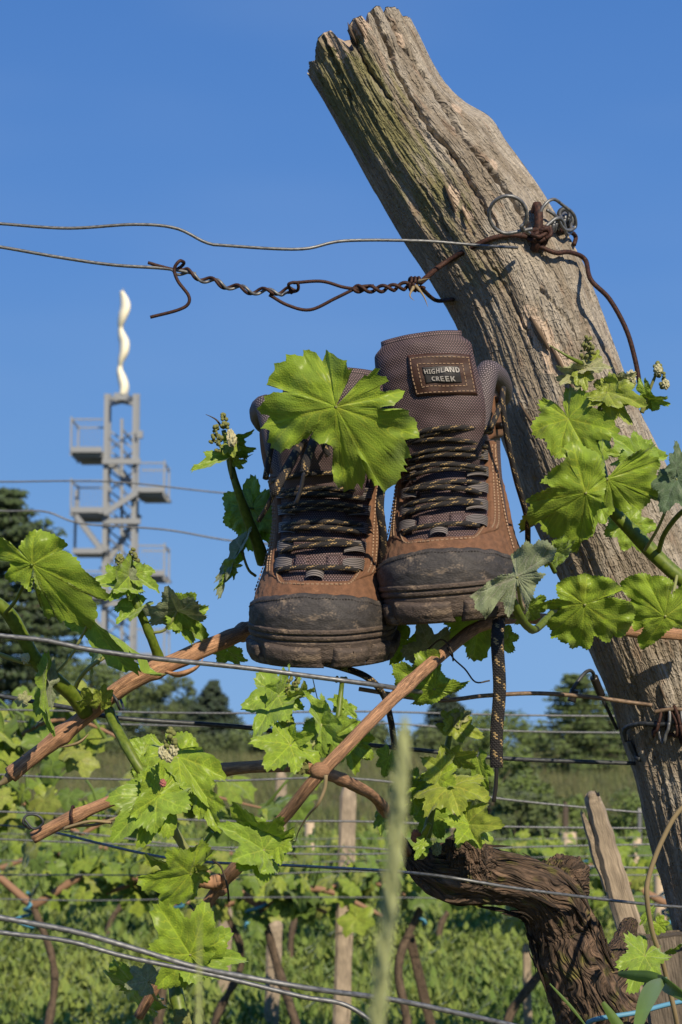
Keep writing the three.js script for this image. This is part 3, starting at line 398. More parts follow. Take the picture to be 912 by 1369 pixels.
// ---------------------------------------------------------------- hiking boots
const BT = [ // height, front, back, half width, where widest, squareness
  [.010, .149, -.146, .0515, .045, 2.7], [.030, .151, -.148, .0525, .045, 2.7], [.040, .148, -.148, .0518, .043, 2.6], [.048, .140, -.147, .0502, .040, 2.4], [.056, .128, -.146, .0485, .034, 2.25], [.066, .112, -.145, .0465, .024, 2.15], [.085, .091, -.142, .0442, .008, 2.1], [.105, .072, -.138, .0425, -.012, 2.0], [.125, .057, -.134, .0420, -.028, 2.0], [.145, .047, -.130, .0430, -.038, 2.0], [.165, .041, -.128, .0445, -.043, 2.0], [.185, .038, -.128, .0455, -.045, 2.0], [.210, .037, -.128, .0460, -.045, 2.0]];
const spring = p => { p.y += .011 * Math.pow(smooth(.01, .16, p.z), 1.2); return p; };
const sp = (v, e) => Math.sign(v) * Math.pow(Math.abs(v), 2 / e);
let flare = 0; // how far the top of a loosened boot is pushed open
function shell(a, y) { const w = interp(BT, y, 3), zf = interp(BT, y, 1), zb = interp(BT, y, 2), zc = interp(BT, y, 4), e = interp(BT, y, 5), c = Math.cos(a), s = Math.sin(a); const x = w * sp(s, e); return V(x * (1 + flare * (x < 0 ? 1 : .25) * smooth(.085, .16, y)), y, zc + (c > 0 ? zf - zc : zc - zb) * sp(c, e)); }
function skin(a, y, off) { const e = .03, p = shell(a, y), da = shell(a + e, y).sub(shell(a - e, y)), dy = shell(a, y + .003).sub(shell(a, y - .003)), n = new THREE.Vector3().crossVectors(da, dy).normalize(); if (n.x * Math.sin(a) + n.z * Math.cos(a) < 0) n.negate(); return spring(p.addScaledVector(n, off)); }
const aOf = (x, y) => { const w = interp(BT, y, 3), e = interp(BT, y, 5); return Math.sign(x) * Math.asin(clamp(Math.pow(clamp(Math.abs(x) / w), e / 2), 0, .9999)); };
const bend = (p, q, c) => p.clone().lerp(q, .5).add(c);
function panel(f, nu, nv, th, o = {}) { // a sheet lying on the boot: f(u,v) -> [angle, height]
  const ed = o.edge ?? .06; return grid(nu, nv, (u, v) => { const [a, y] = f(u, v), k = Math.min(o.openU ? 1 : Math.min(u, 1 - u) / ed, Math.min(v, 1 - v) / (o.edgeV ?? ed)), q = Math.sqrt(clamp(1 - (1 - clamp(k)) ** 2)), wr = (o.wrinkle ?? 0) * n3(a * 7, y * 160, o.seed ?? 1); return [skin(a, y, (o.base ?? 0) + lerp(-.0012, th, q) + wr * q), a * .05, y * 1.2]; });
}
function stitches(lines, off, len = .0022, gap = .0014, r = .00045) { // lines of [angle, height]
  const list = []; for (const l of lines) { const p = l.map(([a, y]) => skin(a, y, off)), c = new THREE.CatmullRomCurve3(p), L = c.getLength(), n = Math.max(2, Math.floor(L / (len + gap))); for (let i = 0; i < n; i++) list.push(boxBeam(c.getPointAt(i / n), c.getPointAt(Math.min(1, (i + len / (len + gap)) / n)), r * 2, r * 2)); } return merge(list);
}
const laceTube = (pts, r = .0031, n = 30) => tube(pts, r, n, 10, { flat: .72, uv01: true });
const font = await new FontLoader().loadAsync('fonts/droid/droid_sans_bold.typeface.json');
function makeBoot(label, side, o) {
  flare = o.flare ?? 0; const b = thing('hiking_boot', label, 'boot', 'pair of worn hiking boots'), add = (n, g, m, l, p = b) => part(n, g, m, p, l), A2 = x => x * side;
  // upper of woven nylon, lining inside
  add('upper', grid(120, 40, (u, v) => { const a = (u - .5) * 2 * Math.PI, y = lerp(.012, Math.abs(a) < .62 ? .15 : .184, v); return [skin(a, y, 0), a * .05, y * 1.2]; }, true), M.nylon);
  add('lining', grid(60, 8, (u, v) => { const a = (u - .5) * 2 * Math.PI, y = .172 - .05 * v, p = skin(a, y, -.010); const c = spring(V(0, y, -.045)); return [p.lerp(c, v * v), u, v]; }, true), M.collar);
  // leather: vamp, eyestays, quarters with a nylon window between
  const hY = y => interp([[.048, .012], [.054, .0255], [.060, .0325], [.075, .0345], [.10, .0335], [.12, .0325], [.14, .0335]], y, 1);
  const yTop = a => .0570 + .020 * smooth(.45, .95, Math.abs(a)) - .024 * smooth(1.0, 1.7, Math.abs(a));
  add('vamp', panel((u, v) => { const a = (u - .5) * 3.6; return [a, lerp(.028, yTop(a), v)]; }, 90, 22, .0024, { edge: .02, edgeV: .10, wrinkle: .0011 }), M.leather);
  for (const s of [-1, 1]) {
    add('eyestay', panel((u, v) => { const y = lerp(.0545, .138 - .004 * u, v), ai = aOf(hY(y), y), wide = lerp(.36, .26, smooth(.06, .115, y)); return [s * (ai + u * wide), y + .004 * u * (1 - v)]; }, 14, 60, .0036, { edge: .18, edgeV: .04, wrinkle: .0005, seed: s + 4 }), M.leather);
    add('quarter', panel((u, v) => { const a = lerp(1.35, 2.9, u), y = lerp(.018, lerp(.066, .118, smooth(.1, .6, u)) - .008 * (1 - u), v); return [s * a, y]; }, 40, 26, .0026, { edge: .04, edgeV: .06, wrinkle: .0005, seed: s + 9 }), M.leather);
    add('side_strap', panel((u, v) => { const y = lerp(.040, .137, v), a = lerp(1.32, 1.02, v) + .17 * u; return [s * a, y]; }, 10, 40, .0030, { edge: .18, edgeV: .04 }), M.leather);
    add('ankle_panel', panel((u, v) => [s * lerp(1.0, 2.2, u), lerp(.137, .174, v)], 24, 14, .0032, { edge: .08, edgeV: .12 }), M.leather);
  }
  const stitchLines = []; for (const s of [-1, 1]) { for (const k of [.10, .20]) stitchLines.push(Array.from({ length: 14 }, (_, i) => { const y = lerp(.061, .134, i / 13); return [s * (aOf(hY(y), y) + k), y]; })); stitchLines.push(Array.from({ length: 8 }, (_, i) => { const y = lerp(.046, .133, i / 7); return [s * (lerp(1.32, 1.02, (y - .04) / .097) + .035), y]; })); }
  add('stitching', stitches(stitchLines, .0040), M.thread);
  add('stitching', stitches([Array.from({ length: 24 }, (_, i) => { const a = lerp(-.75, .75, i / 23); return [a, yTop(a) - .004]; })], .0029), M.thread);
  // rubber toe cap, sole with its bands and lugs
  const capTop = a => .0475 - .014 * Math.pow(Math.abs(a) / 1.7, 1.6) + .0008 * n2(a * 4, 3);
  add('toe_cap', panel((u, v) => { const a = (u - .5) * 3.5; return [a, lerp(.014, capTop(a), v)]; }, 100, 24, .0052, { edge: .02, edgeV: .12, wrinkle: .0006 }), M.toecap);
  add('toe_cap_stitching', stitches([Array.from({ length: 30 }, (_, i) => { const a = lerp(-1.2, 1.2, i / 29); return [a, capTop(a) - .005]; })], .0054, .0016, .001, .0004), M.darkThread);
  const SP = [[-.004, .0015], [0, .0040], [.0095, .0050], [.0125, .0054], [.0130, .0038], [.0139, .0038], [.0145, .0060], [.0175, .0063], [.0181, .0046], [.0189, .0046], [.0195, .0066], [.0225, .0064], [.0238, .0030]];
  const solePt = (a, y, off) => { const q = skin(a, Math.max(.012, y), off); q.y += Math.min(0, y - .012); return q; };
  const soleOff = y => { let k = 0; while (k < SP.length - 2 && y > SP[k + 1][0]) k++; return lerp(SP[k][1], SP[k + 1][1], clamp((y - SP[k][0]) / (SP[k + 1][0] - SP[k][0]))); };
  const sole = add('sole', grid(160, 44, (u, v) => { const a = (u - .5) * Math.PI * 2; if (v < .08) return [solePt(a, -.004, .0015).lerp(spring(V(0, -.004, 0)), 1 - v / .08), a * .05, .01]; const y = lerp(-.004, .0238, (v - .08) / .92); return [solePt(a, y, soleOff(y) + .0003 * n2(a * 20, y * 300)), a * .06, y * 1.3 + .3]; }, true), M.sole);
  const lug = (a0, a1, y0, y1, seed) => add('lug', grid(22, 14, (u, v) => { const k = Math.min(Math.min(u, 1 - u) / .14, Math.min(v, 1 - v) / .22), q = Math.sqrt(clamp(1 - (1 - clamp(k)) ** 2)), y = lerp(y0, y1, v) + .0012 * Math.sin(u * 3 + seed) * v, a = lerp(a0, a1, u) + (u < .5 ? .02 : -.02) * v; return [solePt(a, y, soleOff(y) + lerp(-.002, .0042, q) + .0004 * n2(a * 30, y * 200)), a * .06 + seed, y * 1.3]; }), M.sole, null, sole);
  [[-1.66, -1.20], [-1.14, -.66], [-.60, .10], [.17, .70], [.77, 1.22], [1.28, 1.70], [1.8, 2.15], [2.25, 2.6], [-2.15, -1.8], [-2.6, -2.25]].forEach(([p, q], i) => lug(p, q, -.0080, .0108 - .0010 * (i % 2), i));
  // padded collar
  const colY = a => { const q = Math.abs(a); return q < 1.0 ? lerp(.128, .193, smooth(.52, 1.0, q)) : .193 - .020 * smooth(1, 2.0, q); };
  const cp = []; for (let i = 0; i <= 40; i++) { const a = lerp(.60, Math.PI * 2 - .60, i / 40), aa = a > Math.PI ? a - Math.PI * 2 : a; const q = skin(aa, colY(aa), .001); cp.push(q); }
  add('collar', tube(cp, t => .0098 * (.62 + .38 * smooth(0, .06, Math.min(t, 1 - t))), 110, 14), M.collar);
  // tongue: padded sheet standing up out of the throat
  const TL = [[0, .112, .050, .028], [.25, .136, .0555, .034], [.5, .165, .0585, .0395], [.8, .199, .0575, .0405], [.95, .2175, .0555, .0395], [1, .2230, .0530, .0375]], tx = o.tongueX ?? 0, tr = o.tongueRoll ?? 0;
  const tonguePt = (u, v, front) => { const x = (u - .5) * 2, w = interp(TL, v, 3) * (1 - .12 * smooth(.93, 1, v) * x * x), th = .0085 * Math.sqrt(clamp(1 - x ** 6)) * smooth(0, .15, v), puff = .0022 * Math.sin(Math.PI * clamp((v - .6) / .4)) * (1 - x * x), k = smooth(.35, .9, v); let X = x * w + tx * k, Y = interp(TL, v, 1) - .002 * x * x * k, Z = interp(TL, v, 2) - 7.5 * (x * w) ** 2 + (front ? th * .5 + puff : -th * .5) + .0011 * n3(x * 1.6, v * 7, side); const c = Math.cos(tr * k), s = Math.sin(tr * k), y0 = .14; return spring(V(X * c - (Y - y0) * s, y0 + X * s + (Y - y0) * c, Z)); };
  const tongue = add('tongue', merge([grid(40, 60, (u, v) => [tonguePt(u, v, 1), u * .08, v * .15]), grid(40, 60, (u, v) => [tonguePt(u, v, 0), u * .08, v * .15]), grid(40, 6, (u, v) => { const p = tonguePt(u, 1, 1), q = tonguePt(u, 1, 0), t = Math.PI * v, m = p.clone().lerp(q, .5), r = p.clone().sub(m); return [m.addScaledVector(r, Math.cos(t)).add(V(0, Math.sin(t) * .0042, 0)), u * .08, v * .01]; })]), M.nylon);
  if (o.badge) { // stitched leather badge with a raised nameplate
    const at = (x, y, off) => { const u = .5 + (x - tx * 0) / .081, v = .715 + y / .111, p = tonguePt(u, v, 1), du = tonguePt(u + .01, v, 1).sub(tonguePt(u - .01, v, 1)), dv = tonguePt(u, v + .01, 1).sub(tonguePt(u, v - .01, 1)), n = du.cross(dv).normalize(); return p.addScaledVector(n, off); };
    const cx = .0122, cy = .001, rot = -.06, R = (x, y) => [cx + x * Math.cos(rot) - y * Math.sin(rot), cy + x * Math.sin(rot) + y * Math.cos(rot)];
    const pad = (w, h, o0, o1) => grid(34, 24, (u, v) => { const k = Math.min(Math.min(u, 1 - u) / .05, Math.min(v, 1 - v) / .07), q = Math.sqrt(clamp(1 - (1 - clamp(k)) ** 2)); const [x, y] = R((u - .5) * w, (v - .5) * h); return [at(x, y, lerp(o0, o1, q)), x, y]; });
    const badge = add('badge', pad(.050, .0335, -.0005, .0026), M.patch, 'brown leather badge with pale stitching', tongue); add('nameplate', pad(.0285, .0135, .001, .0034), M.plate, null, badge);
    const st = []; for (const [w, h] of [[.0435, .027], [.0335, .0175]]) { const ring = [[-1, -1], [1, -1], [1, 1], [-1, 1], [-1, -1]]; for (let k = 0; k < 4; k++) { const n = Math.round((k % 2 ? h : w) / .0031); for (let i = 0; i < n; i++) { const f = t => { const [x, y] = R(lerp(ring[k][0], ring[k + 1][0], t) * w / 2, lerp(ring[k][1], ring[k + 1][1], t) * h / 2); return at(x, y, .0028); }; st.push(boxBeam(f(i / n), f((i + .62) / n), .0007, .0006)); } } } add('stitching', merge(st), M.thread, null, badge);
    for (const [str, dy] of [['HIGHLAND', .0012], ['CREEK', -.0048]]) { const g = new TextGeometry(str, { font, size: .0036, depth: .0006, curveSegments: 3, bevelEnabled: false }); g.computeBoundingBox(); const bb = g.boundingBox, w = bb.max.x - bb.min.x, sx = (str.length > 6 ? .0258 : .0172) / w, q = g.attributes.position; for (let i = 0; i < q.count; i++) { const [x, y] = R((q.getX(i) - bb.min.x - w / 2) * sx, q.getY(i) + dy), p = at(x, y, .0037 + q.getZ(i)); q.setXYZ(i, p.x, p.y, p.z); } g.computeVertexNormals(); add('lettering', g, M.letter, null, badge); }
  }
  // webbing loops and lacing
  const levels = o.levels ?? [.0660, .0800, .0945, .1090, .1230];
  const loop = (x0, x1, y0, y1) => add('lace_loop', grid(10, 8, (u, v) => { const x = lerp(x0, x1, u), y = lerp(y0, y1, v), q = Math.sqrt(clamp(Math.sin(Math.PI * clamp(u * .92 + .06)))), p = skin(aOf(x, y), y, .0015 + .0046 * q); return [p, y, x]; }), M.webbing);
  levels.forEach((y, k) => { for (const s of [-1, 1]) loop(s * .0185, s * .0335, y - .0034, y + .0050); });
  loop(-.0065, .0065, .0565, .0630);
  for (const s of [-1, 1]) levels.forEach((y, k) => { if (k % 2) return; add('gusset_fold', panel((u, v) => [aOf(s * lerp(.006, .0185, u), y + .004), lerp(y - .001, y + .011, v)], 8, 6, .0030, { edge: .3 }), M.nylon); });
  const row = (x0, y0, x1, y1, lift = .0062, r = .0029) => add('lace', laceTube(Array.from({ length: 9 }, (_, i) => { const t = i / 8, x = lerp(x0, x1, t), y = lerp(y0, y1, t), e = Math.sin(Math.PI * t); return skin(aOf(x, y), y, lift * (.45 + .55 * Math.sqrt(Math.max(0, e))) + .0010); }), r, 34), M.lace);
  levels.forEach((y, k) => { const f = k % 2 ? 1 : -1, w = .0275 + .0015 * n2(k, side), j1 = .0028 * n2(k * 3.1, side * 4), j2 = .0028 * n2(k * 2.7 + 9, side * 4); if (k === 0) { row(-w, y - .004, w, y - .003, .0050); return; } row(-w * f, y - .0018 + j1, w * f, y + .0010 + j2, .0064, .0029); row(w * f, y + .0018 - j1 * .3, -w * f, y + .0040 + j2 * .6, .0082 + j1, .0027); });
  o.extra?.(b, add, { row, skin, aOf });
  // pose: toe down towards the viewer
  b.scale.setScalar(1.0); b.rotation.set(o.pitch, o.yaw, o.roll, 'ZXY');
  b.updateMatrixWorld(); const toe = spring(V(0, -.006, .153)).applyMatrix4(b.matrixWorld); b.position.copy(P(...o.toe)).sub(toe); b.updateMatrixWorld();
  o.world?.(b, (pts, r = .0031, n = 60, name = 'lace', m = M.lace, flat) => { const inv = b.matrixWorld.clone().invert(); return part(name, tube(pts.map(p => P(...p).applyMatrix4(inv)), r, n, 10, { flat: flat ?? .72, uv01: true }), m, b); });
  return b;
}
const hooks = (b, add, k, ys, sides = [-1, 1]) => { for (const s of sides) for (const y of ys) { const g = new THREE.CapsuleGeometry(.0030, .006, 4, 10); g.rotateZ(Math.PI / 2); const a = s * 1.12, p = k.skin(a, y, .0065); g.rotateY(-s * .9); g.translate(p.x, p.y, p.z); add('lace_hook', g, M.hook); } };
makeBoot('worn brown hiking boot with stitched badge on its tongue, wedged against the post', 1, {
  pitch: 9 * Math.PI / 180, yaw: -9 * Math.PI / 180, roll: 5 * Math.PI / 180, toe: [592, 830, 1.5], tongueX: -.005, tongueRoll: .05, badge: true,
  extra(b, add, k) { hooks(b, add, k, [.148, .170]); k.row(-.030, .132, .033, .146, .014); k.row(-.031, .138, .031, .1425, .0165, .0034); k.row(.029, .130, -.031, .136, .012); },
  world(b, w) {
    w([[656, 572, 1.57], [668, 545, 1.60], [673, 520, 1.62], [672, 540, 1.60], [678, 585, 1.60], [690, 640, 1.61], [704, 690, 1.63], [706, 725, 1.66]], .0032, 70);
    w([[671, 800, 1.60], [667, 830, 1.52], [665, 860, 1.50], [668, 920, 1.50], [664, 980, 1.50], [664, 1026, 1.50]], .0050, 60, 'lace', M.lace, .42);
    w([[664, 1024, 1.50], [663, 1050, 1.50], [660, 1072, 1.50]], .0016, 10, 'aglet', M.aglet, 1);
    w([[520, 600, 1.60], [512, 640, 1.55], [508, 680, 1.54], [512, 720, 1.55], [506, 780, 1.58]], .0033, 50);
  },
});
makeBoot('worn brown hiking boot with loose lace ends and a vine leaf hanging over its tongue', -1, {
  pitch: 13 * Math.PI / 180, yaw: -5 * Math.PI / 180, roll: 0 * Math.PI / 180, toe: [416, 891, 1.5], tongueX: .004, tongueRoll: -.04, flare: .34,
  extra(b, add, k) { hooks(b, add, k, [.148, .170], [1]); k.row(-.030, .134, .030, .138, .012); },
  world(b, w) {
    w([[430, 560, 1.62], [420, 590, 1.53], [411, 612, 1.515], [407, 632, 1.51]], .0037, 24, 'lace', M.lace, .6); w([[407, 630, 1.51], [402, 655, 1.51], [396, 672, 1.51]], .0016, 8, 'aglet', M.aglet, 1);
    w([[408, 580, 1.60], [390, 615, 1.54], [372, 648, 1.52], [366, 660, 1.52]], .0039, 24, 'lace', M.lace, .6); w([[367, 658, 1.52], [356, 680, 1.53], [346, 696, 1.54]], .0019, 8, 'aglet', M.lace, 1);
    w([[355, 640, 1.56], [365, 590, 1.57], [380, 560, 1.58], [420, 575, 1.56], [440, 610, 1.56]], .0034, 40);
    w([[428, 886, 1.62], [455, 892, 1.56], [490, 905, 1.55], [512, 928, 1.56], [522, 960, 1.57], [528, 1000, 1.58]], .0042, 50, 'lace', M.lace, .6);
  },
});

// ---------------------------------------------------------------- trellis wires
const wob = (pts, amp, seed) => pts.map(([x, y, d], i) => P(x + amp * n2(i * 3.7, seed), y + amp * n2(i * 5.1, seed + 9), d));
function wire(pts, r, mat, label, o = {}) { return solo(o.name ?? 'trellis_wire', tube(wob(pts, o.wob ?? 0, o.seed ?? 1), r, o.n ?? 90, 7, { uv01: true }), mat, label, 'wire', o.group ?? 'trellis wires'); }
wire([[-60, 296, 1.8], [0, 299, 1.8], [90, 305, 1.8], [180, 300, 1.8], [235, 305, 1.8], [275, 324, 1.8], [300, 328, 1.8], [400, 333, 1.8], [460, 322, 1.81], [560, 322, 1.815], [640, 328, 1.82], [692, 331, 1.80]], .0015, M.wire, 'thin grey kinked wire running to the iron loop on the post');
{ // the second wire ends in a twisted splice of grey and rusty strands
  const t = thing('spliced_wire', 'grey wire ending in a twisted rusty splice beside the post', 'wire', 'trellis wires'), rope = (path, r, turns, ph, rad, m, n) => { const f = frames(path.map(p => P(...p)), n), q = f.P.map((p, i) => { const a = ph + turns * 6.283 * i / n, k = rad * smooth(0, .06, i / n) * smooth(1, .94, i / n); return p.clone().addScaledVector(f.N[i], Math.cos(a) * k).addScaledVector(f.B[i], Math.sin(a) * k); }); return part('strand', tube(q, r, n, 7, { uv01: true }), m, t); };
  part('strand', tube([[-60, 322, 1.8], [0, 330, 1.8], [80, 344, 1.8], [150, 354, 1.8], [222, 359, 1.8], [262, 366, 1.8]].map(p => P(...p)), .0016, 60, 7, { uv01: true }), M.wire, t);
  rope([[228, 360, 1.8], [290, 378, 1.8], [340, 389, 1.8], [385, 391, 1.8]], .0014, 4.5, 0, .0028, M.wire, 120);
  rope([[240, 360, 1.8], [290, 378, 1.8], [340, 389, 1.8], [395, 388, 1.8]], .0015, 4.5, 3.14, .0030, M.rust, 120);
  part('strand', tube([[198, 351, 1.8], [215, 356, 1.8], [235, 360, 1.8], [246, 352, 1.8], [240, 349, 1.79], [233, 360, 1.79], [238, 376, 1.79], [252, 395, 1.79], [251, 407, 1.79], [236, 415, 1.79], [201, 424, 1.79]].map(p => P(...p)), .0016, 90, 7, { uv01: true }), M.rust, t);
  part('strand', tube([[360, 394, 1.8], [385, 408, 1.8], [415, 414, 1.8], [450, 398, 1.8], [480, 384, 1.8], [500, 382, 1.8]].map(p => P(...p)), .0016, 50, 7, { uv01: true }), M.rust, t);
  part('strand', tube([[385, 391, 1.8], [398, 388, 1.795], [397, 378, 1.79], [386, 380, 1.79], [390, 392, 1.8]].map(p => P(...p)), .0015, 40, 7, { uv01: true }), M.rust, t);
  part('strand', tube([[392, 378, 1.8], [430, 376, 1.8], [460, 384, 1.8], [490, 388, 1.8]].map(p => P(...p)), .0016, 40, 7, { uv01: true }), M.rust, t);
  rope([[470, 386, 1.8], [510, 386, 1.8], [552, 381, 1.81], [565, 374, 1.81]], .0017, 3.2, 0, .0028, M.rust, 90); rope([[470, 386, 1.8], [510, 386, 1.8], [552, 381, 1.81], [568, 386, 1.81]], .0017, 3.2, 3.14, .0028, M.rust, 90);
  for (let k = 0; k < 3; k++) part('binding', tube(Array.from({ length: 13 }, (_, i) => P(549 + k * 5, 380, 1.81).add(V(.0012 * Math.sin(i), .0062 * Math.sin(i / 12 * 6.283), .0062 * Math.cos(i / 12 * 6.283)))), .0014, 24, 6, { uv01: true }), M.rust, t);
  for (const q of [[[556, 382, 1.8], [566, 395, 1.79], [572, 410, 1.79]], [[553, 384, 1.8], [548, 395, 1.79], [554, 402, 1.79]], [[560, 376, 1.8], [575, 372, 1.79]]]) part('dry_tendril', tube(q.map(p => P(...p)), u => .0016 * (1.1 - u), 10, 5), M.straw, t);
  // from the splice the strand goes round the post, is knotted, and its end hangs down on the far side
  const on = (x, y, l) => onPost(x, y, l);
  part('strand', tube([P(562, 378, 1.81), on(596, 358, 9), on(640, 336, 6), on(672, 328, 6), on(700, 330, 7)], .0026, 50, 8, { uv01: true }), M.rust, t);
  part('strand', tube([P(562, 384, 1.82), on(590, 398, 10), on(606, 404, 6)], .0020, 20, 7, { uv01: true }), M.rust, t);
}
{
  const t = thing('wire_fastening', 'knotted rusty wire and grey wire loop fixed to the post', 'wire'), on = (x, y, l) => onPost(x, y, l), tb = (name, pts, r, m, n = 40) => part(name, tube(pts, r, n, 8, { uv01: true }), m, t);
  const ring = []; for (let i = 0; i <= 26; i++) { const a = .75 - i / 26 * 5.7; ring.push(P(679 + 25 * Math.cos(a), 287 + 25 * Math.sin(a), 1.788 + .010 * Math.sin(a))); } ring.unshift(P(708, 312, 1.81)); ring.push(P(700, 308, 1.80), P(712, 306, 1.80));
  tb('wire_loop', ring, .0017, M.wire, 120);
  tb('wire_loop', [on(703, 318, 10), on(704, 300, 22), on(712, 292, 30), on(726, 298, 30), on(740, 308, 26), on(748, 318, 18), on(738, 322, 16), on(722, 310, 20), on(710, 303, 20)], .0016, M.wire, 80);
  tb('wire_loop', [on(712, 322, 14), on(722, 312, 22), on(734, 316, 20), on(744, 326, 12), on(752, 318, 10), on(750, 302, 12), on(738, 300, 14), on(733, 308, 16)], .0018, M.wire, 80);
  for (let k = 0; k < 6; k++) { const c = on(724 + k * 5, 318 - k * 3.2, 13), q = []; for (let i = 0; i <= 12; i++) { const a = i / 12 * 6.283; q.push(c.clone().add(V(.0012 * Math.sin(a), .0062 * Math.sin(a), .0055 * Math.cos(a)))); } tb('binding', q, .0015, k < 4 ? M.wire : M.darkWire, 24); }
  const g = new THREE.TorusGeometry(.0048, .0026, 8, 20); for (const [x, y, l] of [[741, 299, 12], [751, 302, 10]]) { const h = g.clone(); h.translate(...on(x, y, l).toArray()); part('knot', h, M.darkWire, t); }
  tb('staple', [on(702, 300, 6), on(701, 292, 14), on(704, 312, 16), on(706, 338, 12), on(705, 345, 2)], .0042, M.rust, 40);
  for (let k = 0; k < 4; k++) { const q = []; for (let i = 0; i <= 18; i++) { const a = i / 18 * 6.283 + k, r = 7 + 2 * Math.sin(k * 2); q.push(on(707 + (r + 2) * Math.cos(a) + k - 2, 330 + r * Math.sin(a) + (k - 1.5) * 2, 14 + 8 * Math.sin(a * 1 + k * 1.3))); } tb('knot', q, .0021, M.rust, 50); }
  tb('hanging_end', [on(702, 338, 8), on(716, 347, 14), on(728, 352, 12), on(745, 352, 12), on(765, 357, 14), P(790, 374, 1.83), P(815, 400, 1.83), P(837, 440, 1.83), P(849, 480, 1.83), P(856, 517, 1.83)], .0023, M.rust, 80);
  tb('strand', [on(733, 318, 6), on(752, 317, 7), on(761, 322, 8), on(763, 332, 5)], .0022, M.rust, 24);
  tb('strand', [on(690, 330, 5), on(696, 326, 10), on(706, 326, 18), on(714, 334, 14), on(712, 346, 8)], .0026, M.rust, 30);
}
wire([[-60, 842, 1.42], [0, 850, 1.42], [60, 856, 1.42], [120, 868, 1.42], [200, 879, 1.42], [330, 893, 1.42], [420, 905, 1.43], [520, 918, 1.46], [600, 932, 1.6]], .00185, M.wire, 'smooth grey wire passing just under the sole of the boot with loose laces', { seed: 2, wob: .6 });
wire([[-60, 920, 1.7], [0, 930, 1.7], [90, 946, 1.69], [160, 960, 1.67], [320, 972, 1.7], [410, 985, 1.75], [480, 994, 1.78], [560, 1003, 1.8], [680, 1014, 1.83], [850, 1021, 1.88]], .0020, M.darkWire, 'dark wire that the bent cane is tied to', { seed: 3, wob: .5 });
wire([[480, 921, 1.75], [580, 936, 1.76], [650, 930, 1.78], [720, 927, 1.8], [790, 932, 1.81], [850, 940, 1.815], [872, 943, 1.81]], .0020, M.paleRust, 'pale rust stained wire wound onto the side of the post');
{ // winding of that wire on the post, and the soft plant tie hooked behind it
  const t = thing('wire_winding', 'coil of rusty wire wound round the lower part of the post', 'wire'), on = (x, y, l) => onPost(x, y, l);
  for (let k = 0; k < 7; k++) { const x = 868 + k * 8, c = on(x, 950 + k * .8, 6), q = []; for (let i = 0; i <= 14; i++) { const a = i / 14 * 6.283, j = 1 + .35 * n2(k, i); q.push(c.clone().add(V(.004 * Math.sin(a + k), (.013 + .006 * Math.abs(n2(k, 3))) * Math.sin(a) * j - .004, .0075 * Math.cos(a)))); } part('winding', tube(q, .0016, 30, 7, { uv01: true }), k % 3 === 1 ? M.wire : M.rust, t); }
  part('strand', tube([on(838, 985, 6), on(836, 968, 8), on(850, 958, 8), on(875, 957, 8), on(905, 948, 8), on(930, 944, 8)], .0024, 40, 7, { uv01: true }), M.darkWire, t);
  part('strand', tube([on(866, 942, 8), on(890, 938, 10), on(915, 944, 9)], .0020, 20, 7, { uv01: true }), M.paleRust, t);
  part('strand', tube([on(840, 985, 5), on(846, 1004, 3), on(852, 1010, 0)], .0026, 16, 7, { uv01: true }), M.darkWire, t);
  const u = thing('plant_tie', 'dark bent plant tie hooked behind the post', 'tie'); part('hook', tube([[766, 937, 1.84], [765, 925, 1.84], [772, 912, 1.84], [784, 898, 1.85], [792, 898, 1.86], [796, 910, 1.87], [806, 935, 1.88], [825, 975, 1.9]].map(p => P(...p)), .0017, 50, 7), M.darkWire, u); part('sleeve', tube([[764, 938, 1.84], [768, 922, 1.84]].map(p => P(...p)), .0040, 8, 8), M.aglet, u); part('sleeve', tube([[794, 905, 1.87], [804, 930, 1.88]].map(p => P(...p)), .0040, 8, 8), M.aglet, u);
}
wire([[-60, 1213, 1.15], [0, 1227, 1.15], [100, 1246, 1.15], [180, 1268, 1.15], [260, 1292, 1.15], [330, 1306, 1.16], [420, 1322, 1.17], [520, 1336, 1.2], [600, 1352, 1.22], [700, 1374, 1.25]], .0017, M.wire, 'thick grey wire crossing in front of the lowest vine leaf', { seed: 5, wob: .8 });
wire([[-60, 1236, 1.3], [0, 1246, 1.3], [90, 1258, 1.3], [170, 1279, 1.3], [290, 1305, 1.3], [400, 1332, 1.3], [460, 1343, 1.3], [500, 1369, 1.3], [520, 1390, 1.3]], .0016, M.wire, 'grey wire hanging just below the thick one by the lowest leaf', { seed: 6, wob: .6 });
wire([[60, 1110, 2.1], [230, 1148, 2.0], [400, 1158, 1.9], [560, 1168, 1.68], [700, 1189, 1.68], [860, 1208, 1.75], [960, 1216, 1.8]], .0014, M.wire, 'grey wire stretched across the gnarled vine trunk', { seed: 7, wob: .5 });
wire([[-60, 642, 5.2], [0, 644, 5.2], [150, 644, 5.2], [310, 660, 5.2], [500, 672, 5.2]], .0022, M.wire, 'fine wire crossing high in front of the tower'); wire([[-60, 676, 4.6], [0, 683, 4.6], [60, 684, 4.6], [110, 700, 4.6], [220, 708, 4.6], [320, 724, 4.6], [480, 735, 4.6]], .0022, M.wire, 'fine sagging wire crossing the tower below the high one');
